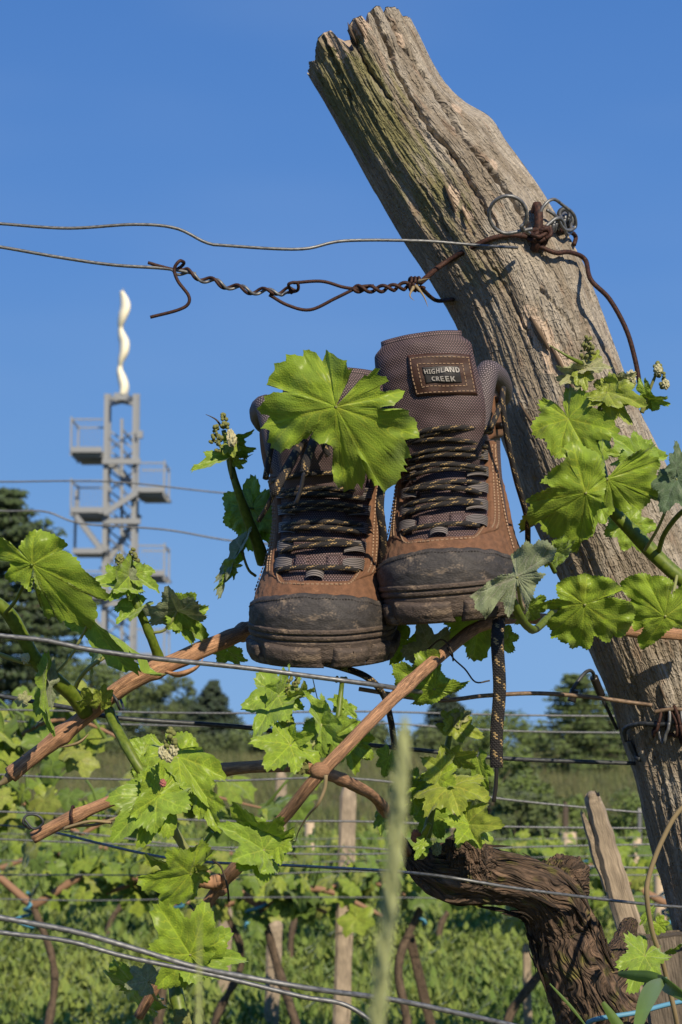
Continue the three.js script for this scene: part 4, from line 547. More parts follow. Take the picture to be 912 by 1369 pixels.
[[951, 951, 960, 3.2], [966, 966, 982, 3.4], [1037, 1044, 1100, 3.0], [1086, 1098, 1110, 3.2], [1100, 1140, 1125, 3.6], [1120, 1135, 1165, 3.4], [1175, 1165, 1170, 4.2], [1205, 1198, 1196, 5.2], [1152, 1150, 1142, 5.6], [1118, 1121, 1118, 6.2]].forEach(([a, b, c, d, m], i) => wire([[-80, a - 4, d], [120, lerp(a, b, .35), d], [300, lerp(a, b, .8) + 3, d], [480, b, d], [700, lerp(b, c, .5) + 2, d], [1000, c, d]], .0016, m ? M.darkWire : M.wire, 'slack grey wire of the vine rows further back', { seed: 20 + i, wob: 3, group: 'wires of the rows further back' }));

// ---------------------------------------------------------------- last year's canes with their green shoots
const caneTube = (pts, r0, r1, parent, mat = M.cane) => part('cane', tube(pts.map(p => P(...p)), t => lerp(r0, r1, t) * (1 + .22 * Math.pow(Math.max(0, Math.cos(t * 25 + r0 * 400)), 18) + .06 * n2(t * 12, r0 * 900)), 160, 18, { uv01: true, disp: (t, a) => 1 + .05 * n3(Math.cos(a) * 2.5, Math.sin(a) * 2.5 + r0 * 700, t * 9) + .035 * n3(Math.cos(a) * 6, Math.sin(a) * 6, t * 14) }), mat, parent);
const Z1 = [0, 690, 3.965], Z5 = [340, 455, 3.965], Z3 = [620, 640, 3.123], Z8 = [490, 820, 3.965], ZR = [680, 450, 3.931];
{ // upper cane tied to the wire; big bright leaf on its strong shoot
  const t = thing('vine_cane', 'thick brown vine cane tied to a dark wire, carrying a big bright leaf', 'vine cane', 'last year canes of the near vine');
  caneTube([[14, 1036, 1.66], [50, 1008, 1.66], [115, 957, 1.655], [170, 915, 1.65], [240, 882, 1.65], [300, 856, 1.67], [345, 838, 1.72], [420, 815, 1.82]], .0068, .0074, t);
  part('cut_end', tube([[18, 1033, 1.66], [4, 1046, 1.66], [-10, 1052, 1.66]].map(p => P(...p)), u => .0055 * (1.05 - u), 8, 6), M.straw, t);
  part('bark_strip', tube([[212, 893, 1.655], [236, 902, 1.64], [262, 893, 1.645], [272, 880, 1.65]].map(p => P(...p)), u => .0045 * Math.sin(Math.PI * u) + .0005, 14, 6, { flat: .4 }), M.cane, t);
  part('bark_strip', tube([[78, 1000, 1.65], [105, 993, 1.645], [120, 980, 1.65]].map(p => P(...p)), u => .003 * Math.sin(Math.PI * u) + .0004, 10, 6, { flat: .4 }), M.straw, t);
  part('wire_tie', tube([[150, 928, 1.64], [156, 936, 1.635], [160, 947, 1.64], [165, 946, 1.65], [158, 930, 1.67], [150, 928, 1.66], [156, 938, 1.637], [161, 949, 1.64]].map(p => P(...p)), .0012, 40, 6), M.darkWire, t);
  shootStem(t, [[116, 954, 1.65], [100, 932, 1.64], [70, 905, 1.62], [45, 878, 1.61], [30, 850, 1.60], [8, 816, 1.59], [-30, 790, 1.58]], .0066, .0050);
  const big = tracedLeaf(t, Z1, 1.52, [170, 255], [[165, 235], [135, 215], [100, 170], [110, 150], [140, 115], [165, 85], [200, 75], [235, 80], [262, 92], [300, 104], [330, 122], [355, 155], [335, 165], [320, 182], [350, 195], [375, 215], [400, 240], [420, 275], [440, 300], [458, 318], [480, 340], [510, 390], [545, 440], [520, 455], [480, 440], [450, 415], [415, 402], [440, 430], [462, 460], [475, 490], [470, 515], [478, 545], [462, 565], [455, 590], [440, 600], [430, 628], [410, 605], [375, 600], [360, 575], [330, 580], [310, 555], [285, 582], [265, 540], [240, 548], [220, 560], [195, 510], [185, 460], [195, 430], [205, 400], [190, 360], [176, 300], [165, 350], [160, 400], [130, 375], [105, 350], [80, 340], [40, 352], [18, 320], [35, 295], [50, 280], [60, 240], [30, 236], [0, 230], [-40, 205], [-60, 130], [-20, 100], [0, 110], [40, 130], [70, 160], [100, 190], [150, 240]], [[-50, 130, -148], [20, 330, -100], [195, 510, -50], [430, 628, 0], [545, 440, 50], [345, 145, 100], [185, 78, 148]], { tilt: [-.10, .42], curl: .34, ruffle: .14, fold: -.1, seed: 8, mat: M.leaf, pet: [5, 822, 1.59], pr: .0016, pm: M.green });
  shootStem(t, [[214, 884, 1.65], [206, 862, 1.64], [198, 842, 1.635], [186, 815, 1.63], [180, 800, 1.63], [168, 782, 1.63]], .0044, .0028);
  leaf(t, [166, 782, 1.62], [118, 776, 1.60], { w: .85, roll: .9, fold: .55, mat: M.leafMid, pet: [180, 800, 1.63], curl: .2, seed: 21 }); leaf(t, [172, 770, 1.62], [150, 802, 1.59], { w: .8, roll: -.8, fold: .4, mat: M.leafMid, seed: 22 }); leaf(t, [178, 768, 1.63], [216, 786, 1.62], { w: .75, roll: -.8, fold: .5, mat: M.leafMid, pet: [181, 798, 1.63], seed: 23 }); leaf(t, [170, 775, 1.62], [166, 742, 1.62], { w: .7, roll: .4, fold: .5, mat: M.leafPale, seed: 24 }); leaf(t, [180, 772, 1.63], [200, 752, 1.64], { w: .8, roll: .5, fold: .5, mat: M.leafMid, seed: 25 });
  flowerBuds(t, [178, 750, 1.62], 14, .012, .0016, 3); bud(t, [160, 748, 1.62], .0035, M.budGreen, 4);
  leaf(t, [185, 812, 1.63], [145, 838, 1.61], { w: .55, roll: .7, fold: .7, mat: M.leafMid, seed: 26 });
  leaf(t, [122, 826, 1.60], [232, 928, 1.57], { w: .24, roll: 1.05, fold: .8, curl: .12, mat: M.leafMid, seed: 27, pet: [70, 905, 1.62] }); leaf(t, [135, 872, 1.63], [105, 900, 1.66], { w: .5, roll: .9, mat: M.leafMid, seed: 28 });
  part('petiole', tube([[146, 874, 1.62], [120, 892, 1.62], [106, 908, 1.63], [100, 922, 1.64]].map(p => P(...p)), .0019, 14, 7), M.paleGreen, t);
  leaf(t, [237, 817, 1.63], [218, 783, 1.60], { w: .95, roll: -.3, fold: .5, mat: M.leafPale, seed: 29, pet: [206, 846, 1.635] }); leaf(t, [238, 817, 1.63], [290, 815, 1.63], { w: .85, roll: .4, fold: .35, mat: M.leafMid, seed: 30 }); leaf(t, [240, 822, 1.64], [292, 862, 1.66], { w: .6, roll: -.5, fold: .4, mat: M.leafMid, seed: 31 });
  leaf(t, [304, 870, 1.70], [322, 902, 1.72], { w: .7, roll: .5, mat: M.leafMid, seed: 32 });
  part('petiole', tube([[41, 888, 1.61], [20, 882, 1.6], [-20, 868, 1.58]].map(p => P(...p)), .0019, 14, 7), M.paleGreen, t); bud(t, [34, 880, 1.60], .0032, M.bud, 5);
  leaf(t, [62, 910, 1.60], [56, 1000, 1.6], { w: .30, roll: 1.2, fold: .8, mat: M.leafMid, seed: 33 }); leaf(t, [66, 912, 1.61], [60, 985, 1.61], { w: .22, roll: -1.0, fold: .6, mat: M.leafPale, seed: 34 });
  leaf(t, [135, 938, 1.62], [142, 908, 1.61], { w: .6, roll: .4, mat: M.leafYoung, seed: 35 }); leaf(t, [122, 935, 1.63], [112, 925, 1.61], { w: .9, mat: M.leafYoung, seed: 36 }); leaf(t, [30, 938, 1.66], [36, 920, 1.66], { w: .8, mat: M.leafCream, seed: 37 });
}
{ // shaded shoot beside the boot with loose laces
  const t = thing('vine_shoot', 'shaded dark green vine shoot with flower buds beside the boot with loose laces', 'vine shoot', 'green shoots of the near vine');
  shootStem(t, [[352, 752, 1.72], [345, 728, 1.71], [332, 695, 1.70], [318, 655, 1.69], [310, 628, 1.69], [303, 595, 1.69], [299, 575, 1.69]], .0058, .0020, M.green);
  leaf(t, [338, 680, 1.73], [330, 738, 1.72], { w: .95, roll: .3, fold: .12, mat: M.leafMid, seed: 41, pet: [318, 655, 1.69] }); leaf(t, [336, 690, 1.735], [334, 620, 1.74], { w: .9, roll: -.3, fold: .1, mat: M.leafMid, seed: 42 }); leaf(t, [352, 690, 1.74], [372, 745, 1.74], { w: .7, roll: .4, mat: M.leafMid, seed: 43 });
  leaf(t, [308, 612, 1.68], [244, 624, 1.66], { w: .42, roll: .9, fold: .7, mat: M.leafMid, seed: 44, pet: [310, 640, 1.69] }); leaf(t, [312, 616, 1.68], [330, 620, 1.67], { w: .8, roll: .8, mat: M.leafMid, seed: 45 }); leaf(t, [312, 594, 1.68], [345, 606, 1.67], { w: .6, roll: .7, fold: .5, mat: M.leafMid, seed: 46 }); leaf(t, [310, 588, 1.68], [340, 580, 1.67], { w: .5, roll: .8, fold: .5, mat: M.leafMid, seed: 47 }); leaf(t, [308, 596, 1.67], [312, 612, 1.66], { w: .9, mat: M.leafYoung, seed: 48 });
  flowerBuds(t, [299, 566, 1.68], 26, .008, .0015, 5); flowerBuds(t, [289, 586, 1.68], 30, .010, .0015, 6); flowerBuds(t, [294, 597, 1.67], 20, .008, .0015, 7); bud(t, [310, 588, 1.66], .0042, M.bud, 8); bud(t, [308, 580, 1.67], .003, M.bud, 9);
  part('tendril', tube([[297, 572, 1.69], [290, 562, 1.69], [282, 557, 1.69], [275, 554, 1.69]].map(p => P(...p)), u => .0010 * (1.2 - u), 14, 5), M.tendril, t);
  leaf(t, [322, 733, 1.70], [274, 816, 1.68], { w: .24, roll: 1.1, fold: .6, curl: .15, mat: M.leafPale, seed: 49, pet: [342, 770, 1.71] }); leaf(t, [316, 745, 1.70], [296, 800, 1.68], { w: .22, roll: -1, fold: .6, mat: M.leafMid, seed: 50 }); leaf(t, [305, 757, 1.69], [326, 756, 1.68], { w: .55, mat: M.leafYoung, seed: 51 });
}
{ // long diagonal cane
  const t = thing('vine_cane', 'long slender brown cane slanting up beneath both boots', 'vine cane', 'last year canes of the near vine');
  caneTube([[186, 1358, 1.53], [205, 1325, 1.52], [245, 1258, 1.51], [290, 1190, 1.50], [330, 1145, 1.48], [380, 1092, 1.46], [430, 1032, 1.44], [520, 940, 1.46], [590, 876, 1.53], [640, 838, 1.62], [690, 826, 1.73], [760, 832, 1.76], [830, 842, 1.78], [930, 850, 1.8]], .0042, .0054, t);
  { const q = P(428, 1030, 1.438), g = new THREE.SphereGeometry(.0056, 16, 12); g.scale(1.35, 1.1, 1); g.translate(q.x, q.y, q.z); part('node', g, M.cane, t); const h = new THREE.SphereGeometry(.0058, 16, 12), p2 = P(296, 1184, 1.50); h.scale(1, 1.35, 1); h.translate(p2.x, p2.y, p2.z); part('node', h, M.cane, t); }
  part('bud_scale', tube([[296, 1178, 1.495], [276, 1180, 1.495], [264, 1177, 1.50]].map(p => P(...p)), u => .0055 * (1.1 - .45 * u), 10, 8), M.cane, t); bud(t, [266, 1176, 1.50], .0045, M.budGreen, 12);
  part('dry_tendril', tube([[436, 1036, 1.43], [434, 1055, 1.43], [425, 1075, 1.43], [412, 1090, 1.44], [400, 1110, 1.45], [395, 1125, 1.46]].map(p => P(...p)), u => .0014 * (1.2 - u), 24, 6), M.straw, t);
  part('tendril', tube([[306, 1205, 1.49], [304, 1185, 1.485], [296, 1160, 1.49], [284, 1150, 1.50]].map(p => P(...p)), .0008, 20, 5), M.tendril, t); part('tendril', tube([[255, 1232, 1.50], [262, 1222, 1.49], [254, 1210, 1.50]].map(p => P(...p)), .0008, 14, 5), M.tendril, t); part('tendril', tube([[598, 866, 1.53], [606, 880, 1.52], [622, 895, 1.53], [636, 912, 1.53], [655, 910, 1.53]].map(p => P(...p)), .0007, 24, 5), M.tendril, t); part('tendril', tube([[572, 868, 1.54], [590, 855, 1.53], [603, 868, 1.52], [606, 884, 1.52]].map(p => P(...p)), .0007, 20, 5), M.tendril, t);
  tracedLeaf(t, Z8, 1.52, [360, 400], [[385, 190], [355, 180], [330, 187], [285, 200], [250, 215], [255, 245], [245, 282], [215, 262], [190, 253], [160, 272], [130, 268], [140, 300], [135, 330], [152, 350], [150, 372], [145, 400], [170, 415], [165, 432], [200, 452], [240, 450], [255, 470], [235, 492], [290, 499], [320, 490], [345, 492], [380, 470], [420, 440], [450, 428], [480, 422], [520, 390], [550, 355], [500, 362], [465, 345], [430, 342], [410, 315], [395, 300], [398, 270], [382, 250], [392, 215]], [[470, 425, -148], [330, 494, -100], [150, 400, -50], [140, 290, 0], [300, 195, 50], [380, 190, 100], [540, 358, 148]], { tilt: [.2, .35], curl: .25, ruffle: .12, mat: M.leaf, pet: [575, 895, 1.65], seed: 9 });
  leaf(t, [575, 872, 1.60], [566, 832, 1.56], { w: .7, roll: .3, mat: M.leafPale, seed: 55 }); leaf(t, [545, 855, 1.66], [520, 890, 1.64], { w: 1.0, roll: .3, mat: M.leafMid, seed: 56 }); leaf(t, [640, 830, 1.72], [636, 905, 1.74], { w: .95, roll: -.3, fold: .1, mat: M.leafMid, seed: 57 }); leaf(t, [668, 850, 1.74], [690, 880, 1.75], { w: .8, mat: M.leafMid, seed: 58 });
  // hero leaf laid over the boots
  tracedLeaf(t, Z5, 1.49, [432, 352], [[424, 330], [440, 290], [470, 250], [500, 210], [525, 150], [495, 158], [492, 110], [450, 100], [425, 75], [380, 45], [362, 105], [330, 60], [290, 42], [257, 45], [257, 78], [215, 70], [165, 70], [165, 105], [100, 115], [105, 150], [75, 185], [60, 230], [115, 245], [172, 268], [100, 268], [45, 290], [50, 312], [5, 355], [30, 385], [75, 392], [25, 460], [75, 470], [60, 535], [82, 540], [75, 565], [100, 570], [135, 597], [160, 570], [185, 575], [195, 545], [225, 550], [240, 520], [275, 520], [300, 462], [316, 470], [295, 510], [345, 550], [380, 545], [418, 568], [445, 600], [435, 650], [410, 690], [420, 745], [445, 782], [470, 770], [475, 806], [510, 785], [530, 788], [548, 755], [575, 794], [590, 740], [595, 700], [570, 625], [600, 650], [610, 735], [635, 730], [640, 770], [665, 765], [695, 808], [735, 770], [760, 760], [775, 735], [790, 725], [785, 690], [825, 690], [800, 655], [825, 655], [805, 620], [848, 615], [830, 560], [805, 520], [885, 510], [885, 480], [870, 440], [875, 425], [855, 400], [825, 390], [825, 365], [790, 358], [735, 365], [700, 372], [660, 360], [690, 350], [740, 345], [790, 300], [805, 260], [770, 252], [720, 262], [690, 270], [668, 262], [672, 225], [715, 215], [700, 190], [650, 182], [670, 150], [640, 150], [610, 190], [585, 185], [560, 210], [520, 280], [452, 345]], [[380, 50, -148], [70, 200, -100], [30, 440, -50], [500, 800, 0], [700, 800, 50], [885, 500, 100], [800, 262, 148]], { tilt: [0, .30], curl: .30, ruffle: .13, fold: -.16, axis: [.82, -.57], seed: 4, bow: .6, teeth: .008, mat: M.leaf, pet: [470, 600, 1.62], label: 'broad bright green vine leaf hanging over the boot', sag: -.01 });
  // leaves on the lower half
  leaf(t, [352, 1118, 1.430], [310, 1088, 1.400], { w: 1.0, roll: -.7, fold: .15, mat: M.leaf, seed: 61, pet: [362, 1140, 1.450] }); leaf(t, [352, 1136, 1.420], [296, 1096, 1.400], { w: .75, roll: .7, fold: .4, mat: M.leafMid, seed: 62, pet: [362, 1142, 1.450] }); leaf(t, [350, 1140, 1.430], [318, 1158, 1.400], { w: .9, roll: .2, mat: M.leaf, seed: 63 }); leaf(t, [372, 1128, 1.430], [374, 1156, 1.410], { w: .8, roll: .2, mat: M.leaf, seed: 64 }); flowerBuds(t, [360, 1138, 1.430], 16, .01, .0015, 8);
  leaf(t, [254, 1168, 1.45], [180, 1190, 1.42], { w: .85, roll: -.5, fold: .2, mat: M.leaf, seed: 65, pet: [266, 1176, 1.55] }); leaf(t, [250, 1164, 1.46], [190, 1156, 1.44], { w: .75, roll: -.9, mat: M.leafYoung, seed: 66 });
  leaf(t, [254, 1276, 1.42], [210, 1206, 1.40], { w: .95, roll: .25, fold: .25, mat: M.leaf, seed: 67, pet: [232, 1300, 1.55] }); leaf(t, [262, 1280, 1.43], [350, 1276, 1.43], { w: .62, roll: -.6, fold: .4, mat: M.leafMid, seed: 68 }); leaf(t, [258, 1282, 1.43], [268, 1230, 1.42], { w: .8, roll: -.5, fold: .3, mat: M.leaf, seed: 69 }); leaf(t, [256, 1285, 1.43], [196, 1288, 1.42], { w: .7, roll: -.6, fold: .3, mat: M.leafMid, seed: 70 }); leaf(t, [262, 1285, 1.50], [268, 1330, 1.50], { w: .35, roll: .8, mat: M.leafMid, seed: 71 });
  leaf(t, [198, 1312, 1.46], [168, 1288, 1.46], { w: .9, roll: .3, mat: M.leafPale, seed: 72, pet: [218, 1336, 1.55] }); leaf(t, [184, 1318, 1.55], [156, 1345, 1.58], { w: 1.0, mat: M.leafMid, seed: 73 }); shootStem(t, [[232, 1300, 1.55], [236, 1330, 1.53], [244, 1370, 1.52], [246, 1400, 1.52]], .0055, .0055); bud(t, [244, 1366, 1.515], .0065, M.budGreen, 15);
  part('petiole', tube([[418, 906, 1.66], [432, 968, 1.66]].map(p => P(...p)), .0004, 4, 4), M.paleGreen, t);
}
{ // shoot on the left with flower buds, springing between the two lower canes
  const t = thing('vine_shoot', 'pale green vine shoot with white woolly buds and drooping leaves', 'vine shoot', 'green shoots of the near vine');
  shootStem(t, [[262, 1168, 1.56], [256, 1150, 1.56], [240, 1122, 1.555], [232, 1106, 1.55], [231, 1080, 1.55], [228, 1050, 1.55], [226, 1025, 1.55]], .0040, .0022, M.paleGreen);
  leaf(t, [210, 1064, 1.46], [142, 1122, 1.43], { w: .72, roll: .35, fold: .35, mat: M.leafMid, seed: 81, pet: [231, 1092, 1.55] }); leaf(t, [214, 1062, 1.46], [184, 1148, 1.44], { w: .62, roll: -.5, fold: .35, mat: M.leaf, seed: 82 }); leaf(t, [214, 1060, 1.47], [160, 1040, 1.46], { w: .8, roll: .5, fold: .2, mat: M.leafMid, seed: 83 }); leaf(t, [220, 1062, 1.54], [242, 1052, 1.53], { w: .9, roll: .3, mat: M.leafMid, seed: 84 });
  leaf(t, [238, 1012, 1.490], [304, 1092, 1.460], { w: .46, roll: -.6, fold: .5, mat: M.leaf, seed: 85, pet: [228, 1036, 1.490] }); leaf(t, [240, 1008, 1.500], [290, 1030, 1.490], { w: .6, roll: .6, fold: .3, mat: M.leafMid, seed: 86 }); leaf(t, [272, 1062, 1.480], [290, 1118, 1.460], { w: .6, roll: .4, mat: M.leaf, seed: 87 });
  bud(t, [218, 1006, 1.43], .0034, M.bud, 21); bud(t, [232, 1003, 1.43], .0034, M.bud, 22); bud(t, [226, 1012, 1.43], .0030, M.bud, 23); flowerBuds(t, [228, 992, 1.43], 26, .010, .0015, 24); bud(t, [218, 1047, 1.43], .0022, std({ color: lin(.35, .12, .10) }), 25);
  shootStem(t, [[196, 1040, 1.60], [182, 1020, 1.60], [166, 992, 1.61], [150, 962, 1.63], [146, 948, 1.64]], .0040, .0044); leaf(t, [196, 1030, 1.62], [206, 990, 1.62], { w: .8, roll: .4, mat: M.leafMid, seed: 88 }); leaf(t, [190, 1008, 1.63], [236, 992, 1.64], { w: .8, roll: -.5, mat: M.leafMid, seed: 89 });
  part('petiole', tube([[264, 1148, 1.57], [272, 1130, 1.57], [284, 1112, 1.57]].map(p => P(...p)), .0019, 10, 6), M.leafMid, t);
}
// ---------------------------------------------------------------- the old vine: gnarled trunk, fruiting cane and leafy shoots
{
  const t = thing('grape_vine', 'gnarled old grape vine with shaggy mossy trunk and bright shoots on its head', 'grape vine');
  const barkMap = tex(512, 512, (u, v) => { const w = .35 * tn((x, y) => n2(x * .7, y * .9), u * 8, v * 8, 8, 8), a = tn((x, y) => fbm((x + w) * 4, y * .7, 4), u * 8, v * 8, 8, 8), b = tn((x, y) => fbm(x * 10, y * 2.4 + 5, 2), u * 8, v * 8, 8, 8), m = smooth(.12, .42, tn((x, y) => fbm(x * .9 + 20, y * .9, 4), u * 8, v * 8, 8, 8)); const q = .8 + .75 * a + .35 * b; return [lerp(.41, .42, m) * q, lerp(.335, .40, m) * q, lerp(.275, .21, m) * q]; }, true, 1, 5);
  const barkBump = tex(512, 512, grey((u, v) => { const w = .35 * tn((x, y) => n2(x * .7, y * .9), u * 8, v * 8, 8, 8); return .5 + .8 * tn((x, y) => fbm((x + w) * 5, y * .8, 4), u * 8, v * 8, 8, 8); }), false, 1, 5);
  const bark = std({ map: barkMap, bumpMap: barkBump, bumpScale: .007, roughness: .95 });
  const gnarl = (path, tw, seed, amp = .16) => { const pts = path.map(p => P(p[0], p[1], p[2])), arc = pts.reduce((l, p, i) => (l.push(i ? l[i - 1] + p.distanceTo(pts[i - 1]) : 0), l), []), R = path.map((p, i) => [arc[i] / arc[arc.length - 1], p[3] * p[2] / F]); return tube(pts, x => interp(R, x, 1), path.length > 8 ? 420 : 120, 90, { uv01: true, twist: tw, disp: (x, a) => 1 + amp * (.55 * n3(Math.cos(a) * 1.4 + seed, Math.sin(a) * 1.4, x * 5) + .8 * (.5 - Math.abs(n3(Math.cos(a) * 3.6, Math.sin(a) * 3.6 + seed, x * 3.2))) + .5 * (.5 - Math.abs(n3(Math.cos(a) * 10, Math.sin(a) * 10 + seed, x * 9))) + .35 * (.4 - Math.abs(n3(Math.cos(a) * 20, Math.sin(a) * 20 + seed, x * 16))) + .22 * n3(Math.cos(a) * 8, Math.sin(a) * 8, x * 60)) }); };
  const trunk = part('trunk', gnarl([[835, 2150, 1.80, 56], [830, 1700, 1.79, 56], [818, 1450, 1.78, 54], [797, 1350, 1.77, 54], [768, 1290, 1.76, 46], [750, 1238, 1.76, 41], [737, 1204, 1.75, 40], [700, 1180, 1.74, 34], [650, 1171, 1.74, 35], [605, 1167, 1.74, 37], [572, 1158, 1.745, 28], [556, 1150, 1.745, 18], [545, 1138, 1.745, 9], [538, 1124, 1.74, 6]], 1.2, 3, .17), bark, t);
  part('spur', gnarl([[640, 1175, 1.735, 30], [627, 1150, 1.73, 30], [616, 1130, 1.73, 24], [610, 1116, 1.73, 13]], .5, 8, .22), bark, t); part('spur', gnarl([[735, 1195, 1.78, 38], [758, 1175, 1.80, 30], [765, 1168, 1.82, 18]], .5, 14, .2), bark, t); part('spur', gnarl([[790, 1340, 1.76, 36], [815, 1300, 1.80, 24], [832, 1265, 1.84, 15], [842, 1235, 1.88, 10]], .6, 15, .2), bark, t);
  const rs = rng(77), tf = frames([[805, 1369, 1.77], [768, 1290, 1.76], [750, 1238, 1.76], [737, 1204, 1.75], [700, 1180, 1.74], [650, 1171, 1.74], [605, 1167, 1.74], [575, 1158, 1.745]].map(p => P(...p)), 200), tR = [[0, .037], [.3, .032], [.5, .0285], [.75, .0265], [1, .021]];
  for (let k = 0; k < 70; k++) { const i0 = 4 + Math.floor(rs() * 160), len = 14 + Math.floor(rs() * 24), a0 = rs() * 6.283, da = (rs() - .5) * .5, lift = .002 + .004 * rs(), pts = []; for (let q = 0; q <= 4; q++) { const i1 = Math.min(200, i0 + Math.round(len * q / 4)), an = a0 + da * q / 4, R = interp(tR, i1 / 200, 1) * (1.0 + .02 * rs()) + lift * Math.abs(q / 4 - .4); pts.push(tf.P[i1].clone().addScaledVector(tf.N[i1], Math.cos(an) * R).addScaledVector(tf.B[i1], Math.sin(an) * R)); } part('bark_shred', tube(pts, u => (.0018 + .0022 * (k % 3) / 2) * Math.sin(Math.PI * clamp(u * .9 + .05)), 14, 6, { flat: .45, uv01: true }), bark, t); }
  // the fruiting cane bent over to the wire
  caneTube([[545, 1140, 1.74], [528, 1110, 1.70], [505, 1070, 1.62], [470, 1048, 1.52], [430, 1032, 1.462], [390, 1024, 1.48], [330, 1026, 1.52], [270, 1034, 1.56], [215, 1046, 1.60], [150, 1070, 1.60], [90, 1096, 1.60], [44, 1120, 1.60]], .0042, .0050, t);
  part('wire_tie', tube([[32, 1094, 1.59], [45, 1108, 1.59], [58, 1100, 1.59], [50, 1090, 1.59], [36, 1090, 1.59], [31, 1100, 1.59], [40, 1108, 1.6]].map(p => P(...p)), .0011, 40, 6), M.darkWire, t); part('wire_tie', tube(Array.from({ length: 13 }, (_, i) => P(97, 1092, 1.6).add(V(.0008 * i / 12, .0085 * Math.sin(i / 12 * 6.283), .0085 * Math.cos(i / 12 * 6.283)))), .0011, 24, 6), M.rust, t);
  part('dry_tendril', tube([[160, 1092, 1.58], [130, 1102, 1.58], [105, 1104, 1.58], [85, 1108, 1.58], [120, 1098, 1.575], [150, 1100, 1.58]].map(p => P(...p)), .0013, 40, 5), M.straw, t);
  // shoots on the cane
  shootStem(t, [[400, 1022, 1.475], [396, 1000, 1.460], [388, 975, 1.470], [384, 945, 1.480], [383, 930, 1.480]], .0040, .0026, M.paleGreen); bud(t, [402, 1020, 1.440], .0060, M.budGreen, 31);
  leaf(t, [372, 930, 1.470], [332, 986, 1.430], { w: .62, roll: .5, fold: .45, mat: M.leafMid, seed: 91, pet: [383, 945, 1.480] }); leaf(t, [372, 928, 1.470], [360, 920, 1.450], { w: 1.6, roll: .4, mat: M.leafMid, seed: 92 }); leaf(t, [374, 932, 1.470], [392, 968, 1.450], { w: .7, roll: -.4, mat: M.leafMid, seed: 93 }); leaf(t, [378, 925, 1.480], [338, 928, 1.480], { w: .5, roll: .8, mat: M.leafYoung, seed: 94 });
  leaf(t, [388, 996, 1.440], [352, 1030, 1.410], { w: .9, roll: .3, fold: .25, mat: M.leaf, seed: 95, pet: [398, 1012, 1.450] }); leaf(t, [388, 994, 1.450], [412, 982, 1.430], { w: .8, roll: -.4, mat: M.leaf, seed: 96 }); leaf(t, [386, 1000, 1.450], [394, 1030, 1.430], { w: .8, roll: .5, mat: M.leafMid, seed: 97 }); leaf(t, [384, 972, 1.470], [356, 968, 1.470], { w: .8, roll: .2, mat: M.leafYoung, seed: 98 });
  leaf(t, [398, 930, 1.470], [412, 918, 1.450], { w: .8, roll: 1.0, mat: M.leafYoung, seed: 99 }); flowerBuds(t, [392, 928, 1.470], 22, .014, .0014, 32);
  shootStem(t, [[440, 1030, 1.47], [446, 1000, 1.490], [452, 960, 1.510], [456, 925, 1.520], [458, 905, 1.520]], .0034, .0018, M.green);
  leaf(t, [430, 970, 1.460], [412, 912, 1.450], { w: .5, roll: .9, fold: .5, mat: M.leafMid, seed: 101 }); leaf(t, [430, 968, 1.460], [462, 1010, 1.430], { w: .6, roll: .4, fold: .4, mat: M.leafMid, seed: 102, pet: [410, 998, 1.450] }); leaf(t, [446, 985, 1.490], [490, 960, 1.490], { w: .7, roll: .3, mat: M.leafMid, seed: 103 }); leaf(t, [466, 990, 1.500], [478, 1040, 1.490], { w: .85, roll: -.3, mat: M.leaf, seed: 104 }); leaf(t, [470, 985, 1.500], [500, 1020, 1.500], { w: .9, roll: .2, mat: M.leaf, seed: 105 }); leaf(t, [450, 1000, 1.500], [436, 1030, 1.490], { w: .8, roll: .4, mat: M.leafMid, seed: 106 }); leaf(t, [455, 940, 1.520], [436, 932, 1.510], { w: .5, roll: .7, fold: .5, mat: M.leafMid, seed: 107 }); leaf(t, [458, 945, 1.520], [480, 960, 1.510], { w: .6, roll: -.4, mat: M.leafMid, seed: 108 }); flowerBuds(t, [458, 905, 1.520], 16, .012, .0014, 33);
  // shoots on the head of the vine
  shootStem(t, [[570, 1120, 1.72], [578, 1080, 1.72], [590, 1040, 1.72], [598, 1000, 1.72], [604, 970, 1.72], [608, 955, 1.72]], .0040, .0020, M.green);
  leaf(t, [606, 968, 1.70], [648, 984, 1.69], { w: .75, roll: -.4, fold: .3, mat: M.leafYoung, seed: 111 }); leaf(t, [604, 970, 1.70], [592, 962, 1.69], { w: .9, roll: .4, mat: M.leafYoung, seed: 112 }); leaf(t, [612, 962, 1.70], [634, 948, 1.70], { w: .7, roll: -.5, fold: .4, mat: M.leafCream, seed: 113 }); leaf(t, [618, 966, 1.70], [626, 942, 1.70], { w: .5, roll: .7, mat: M.leafYoung, seed: 114 });
  leaf(t, [602, 1052, 1.68], [618, 1090, 1.64], { w: 1.0, roll: -.2, fold: .25, curl: .5, mat: M.leafYoung, seed: 115, pet: [595, 1025, 1.71] }); leaf(t, [590, 1030, 1.69], [566, 1010, 1.67], { w: .9, roll: .4, mat: M.leafYoung, seed: 116 }); leaf(t, [585, 1040, 1.69], [588, 1085, 1.66], { w: .75, roll: .5, mat: M.leaf, seed: 117 }); leaf(t, [625, 1102, 1.67], [668, 1102, 1.64], { w: .85, roll: -.5, fold: .2, mat: M.leafYoung, seed: 118 }); leaf(t, [630, 1104, 1.67], [612, 1126, 1.64], { w: .9, roll: .3, mat: M.leaf, seed: 119 }); leaf(t, [608, 1012, 1.71], [640, 1010, 1.69], { w: .8, roll: .5, mat: M.leafYoung, seed: 120 }); leaf(t, [640, 1020, 1.72], [650, 1060, 1.71], { w: .7, roll: .6, mat: M.leafMid, seed: 121 });
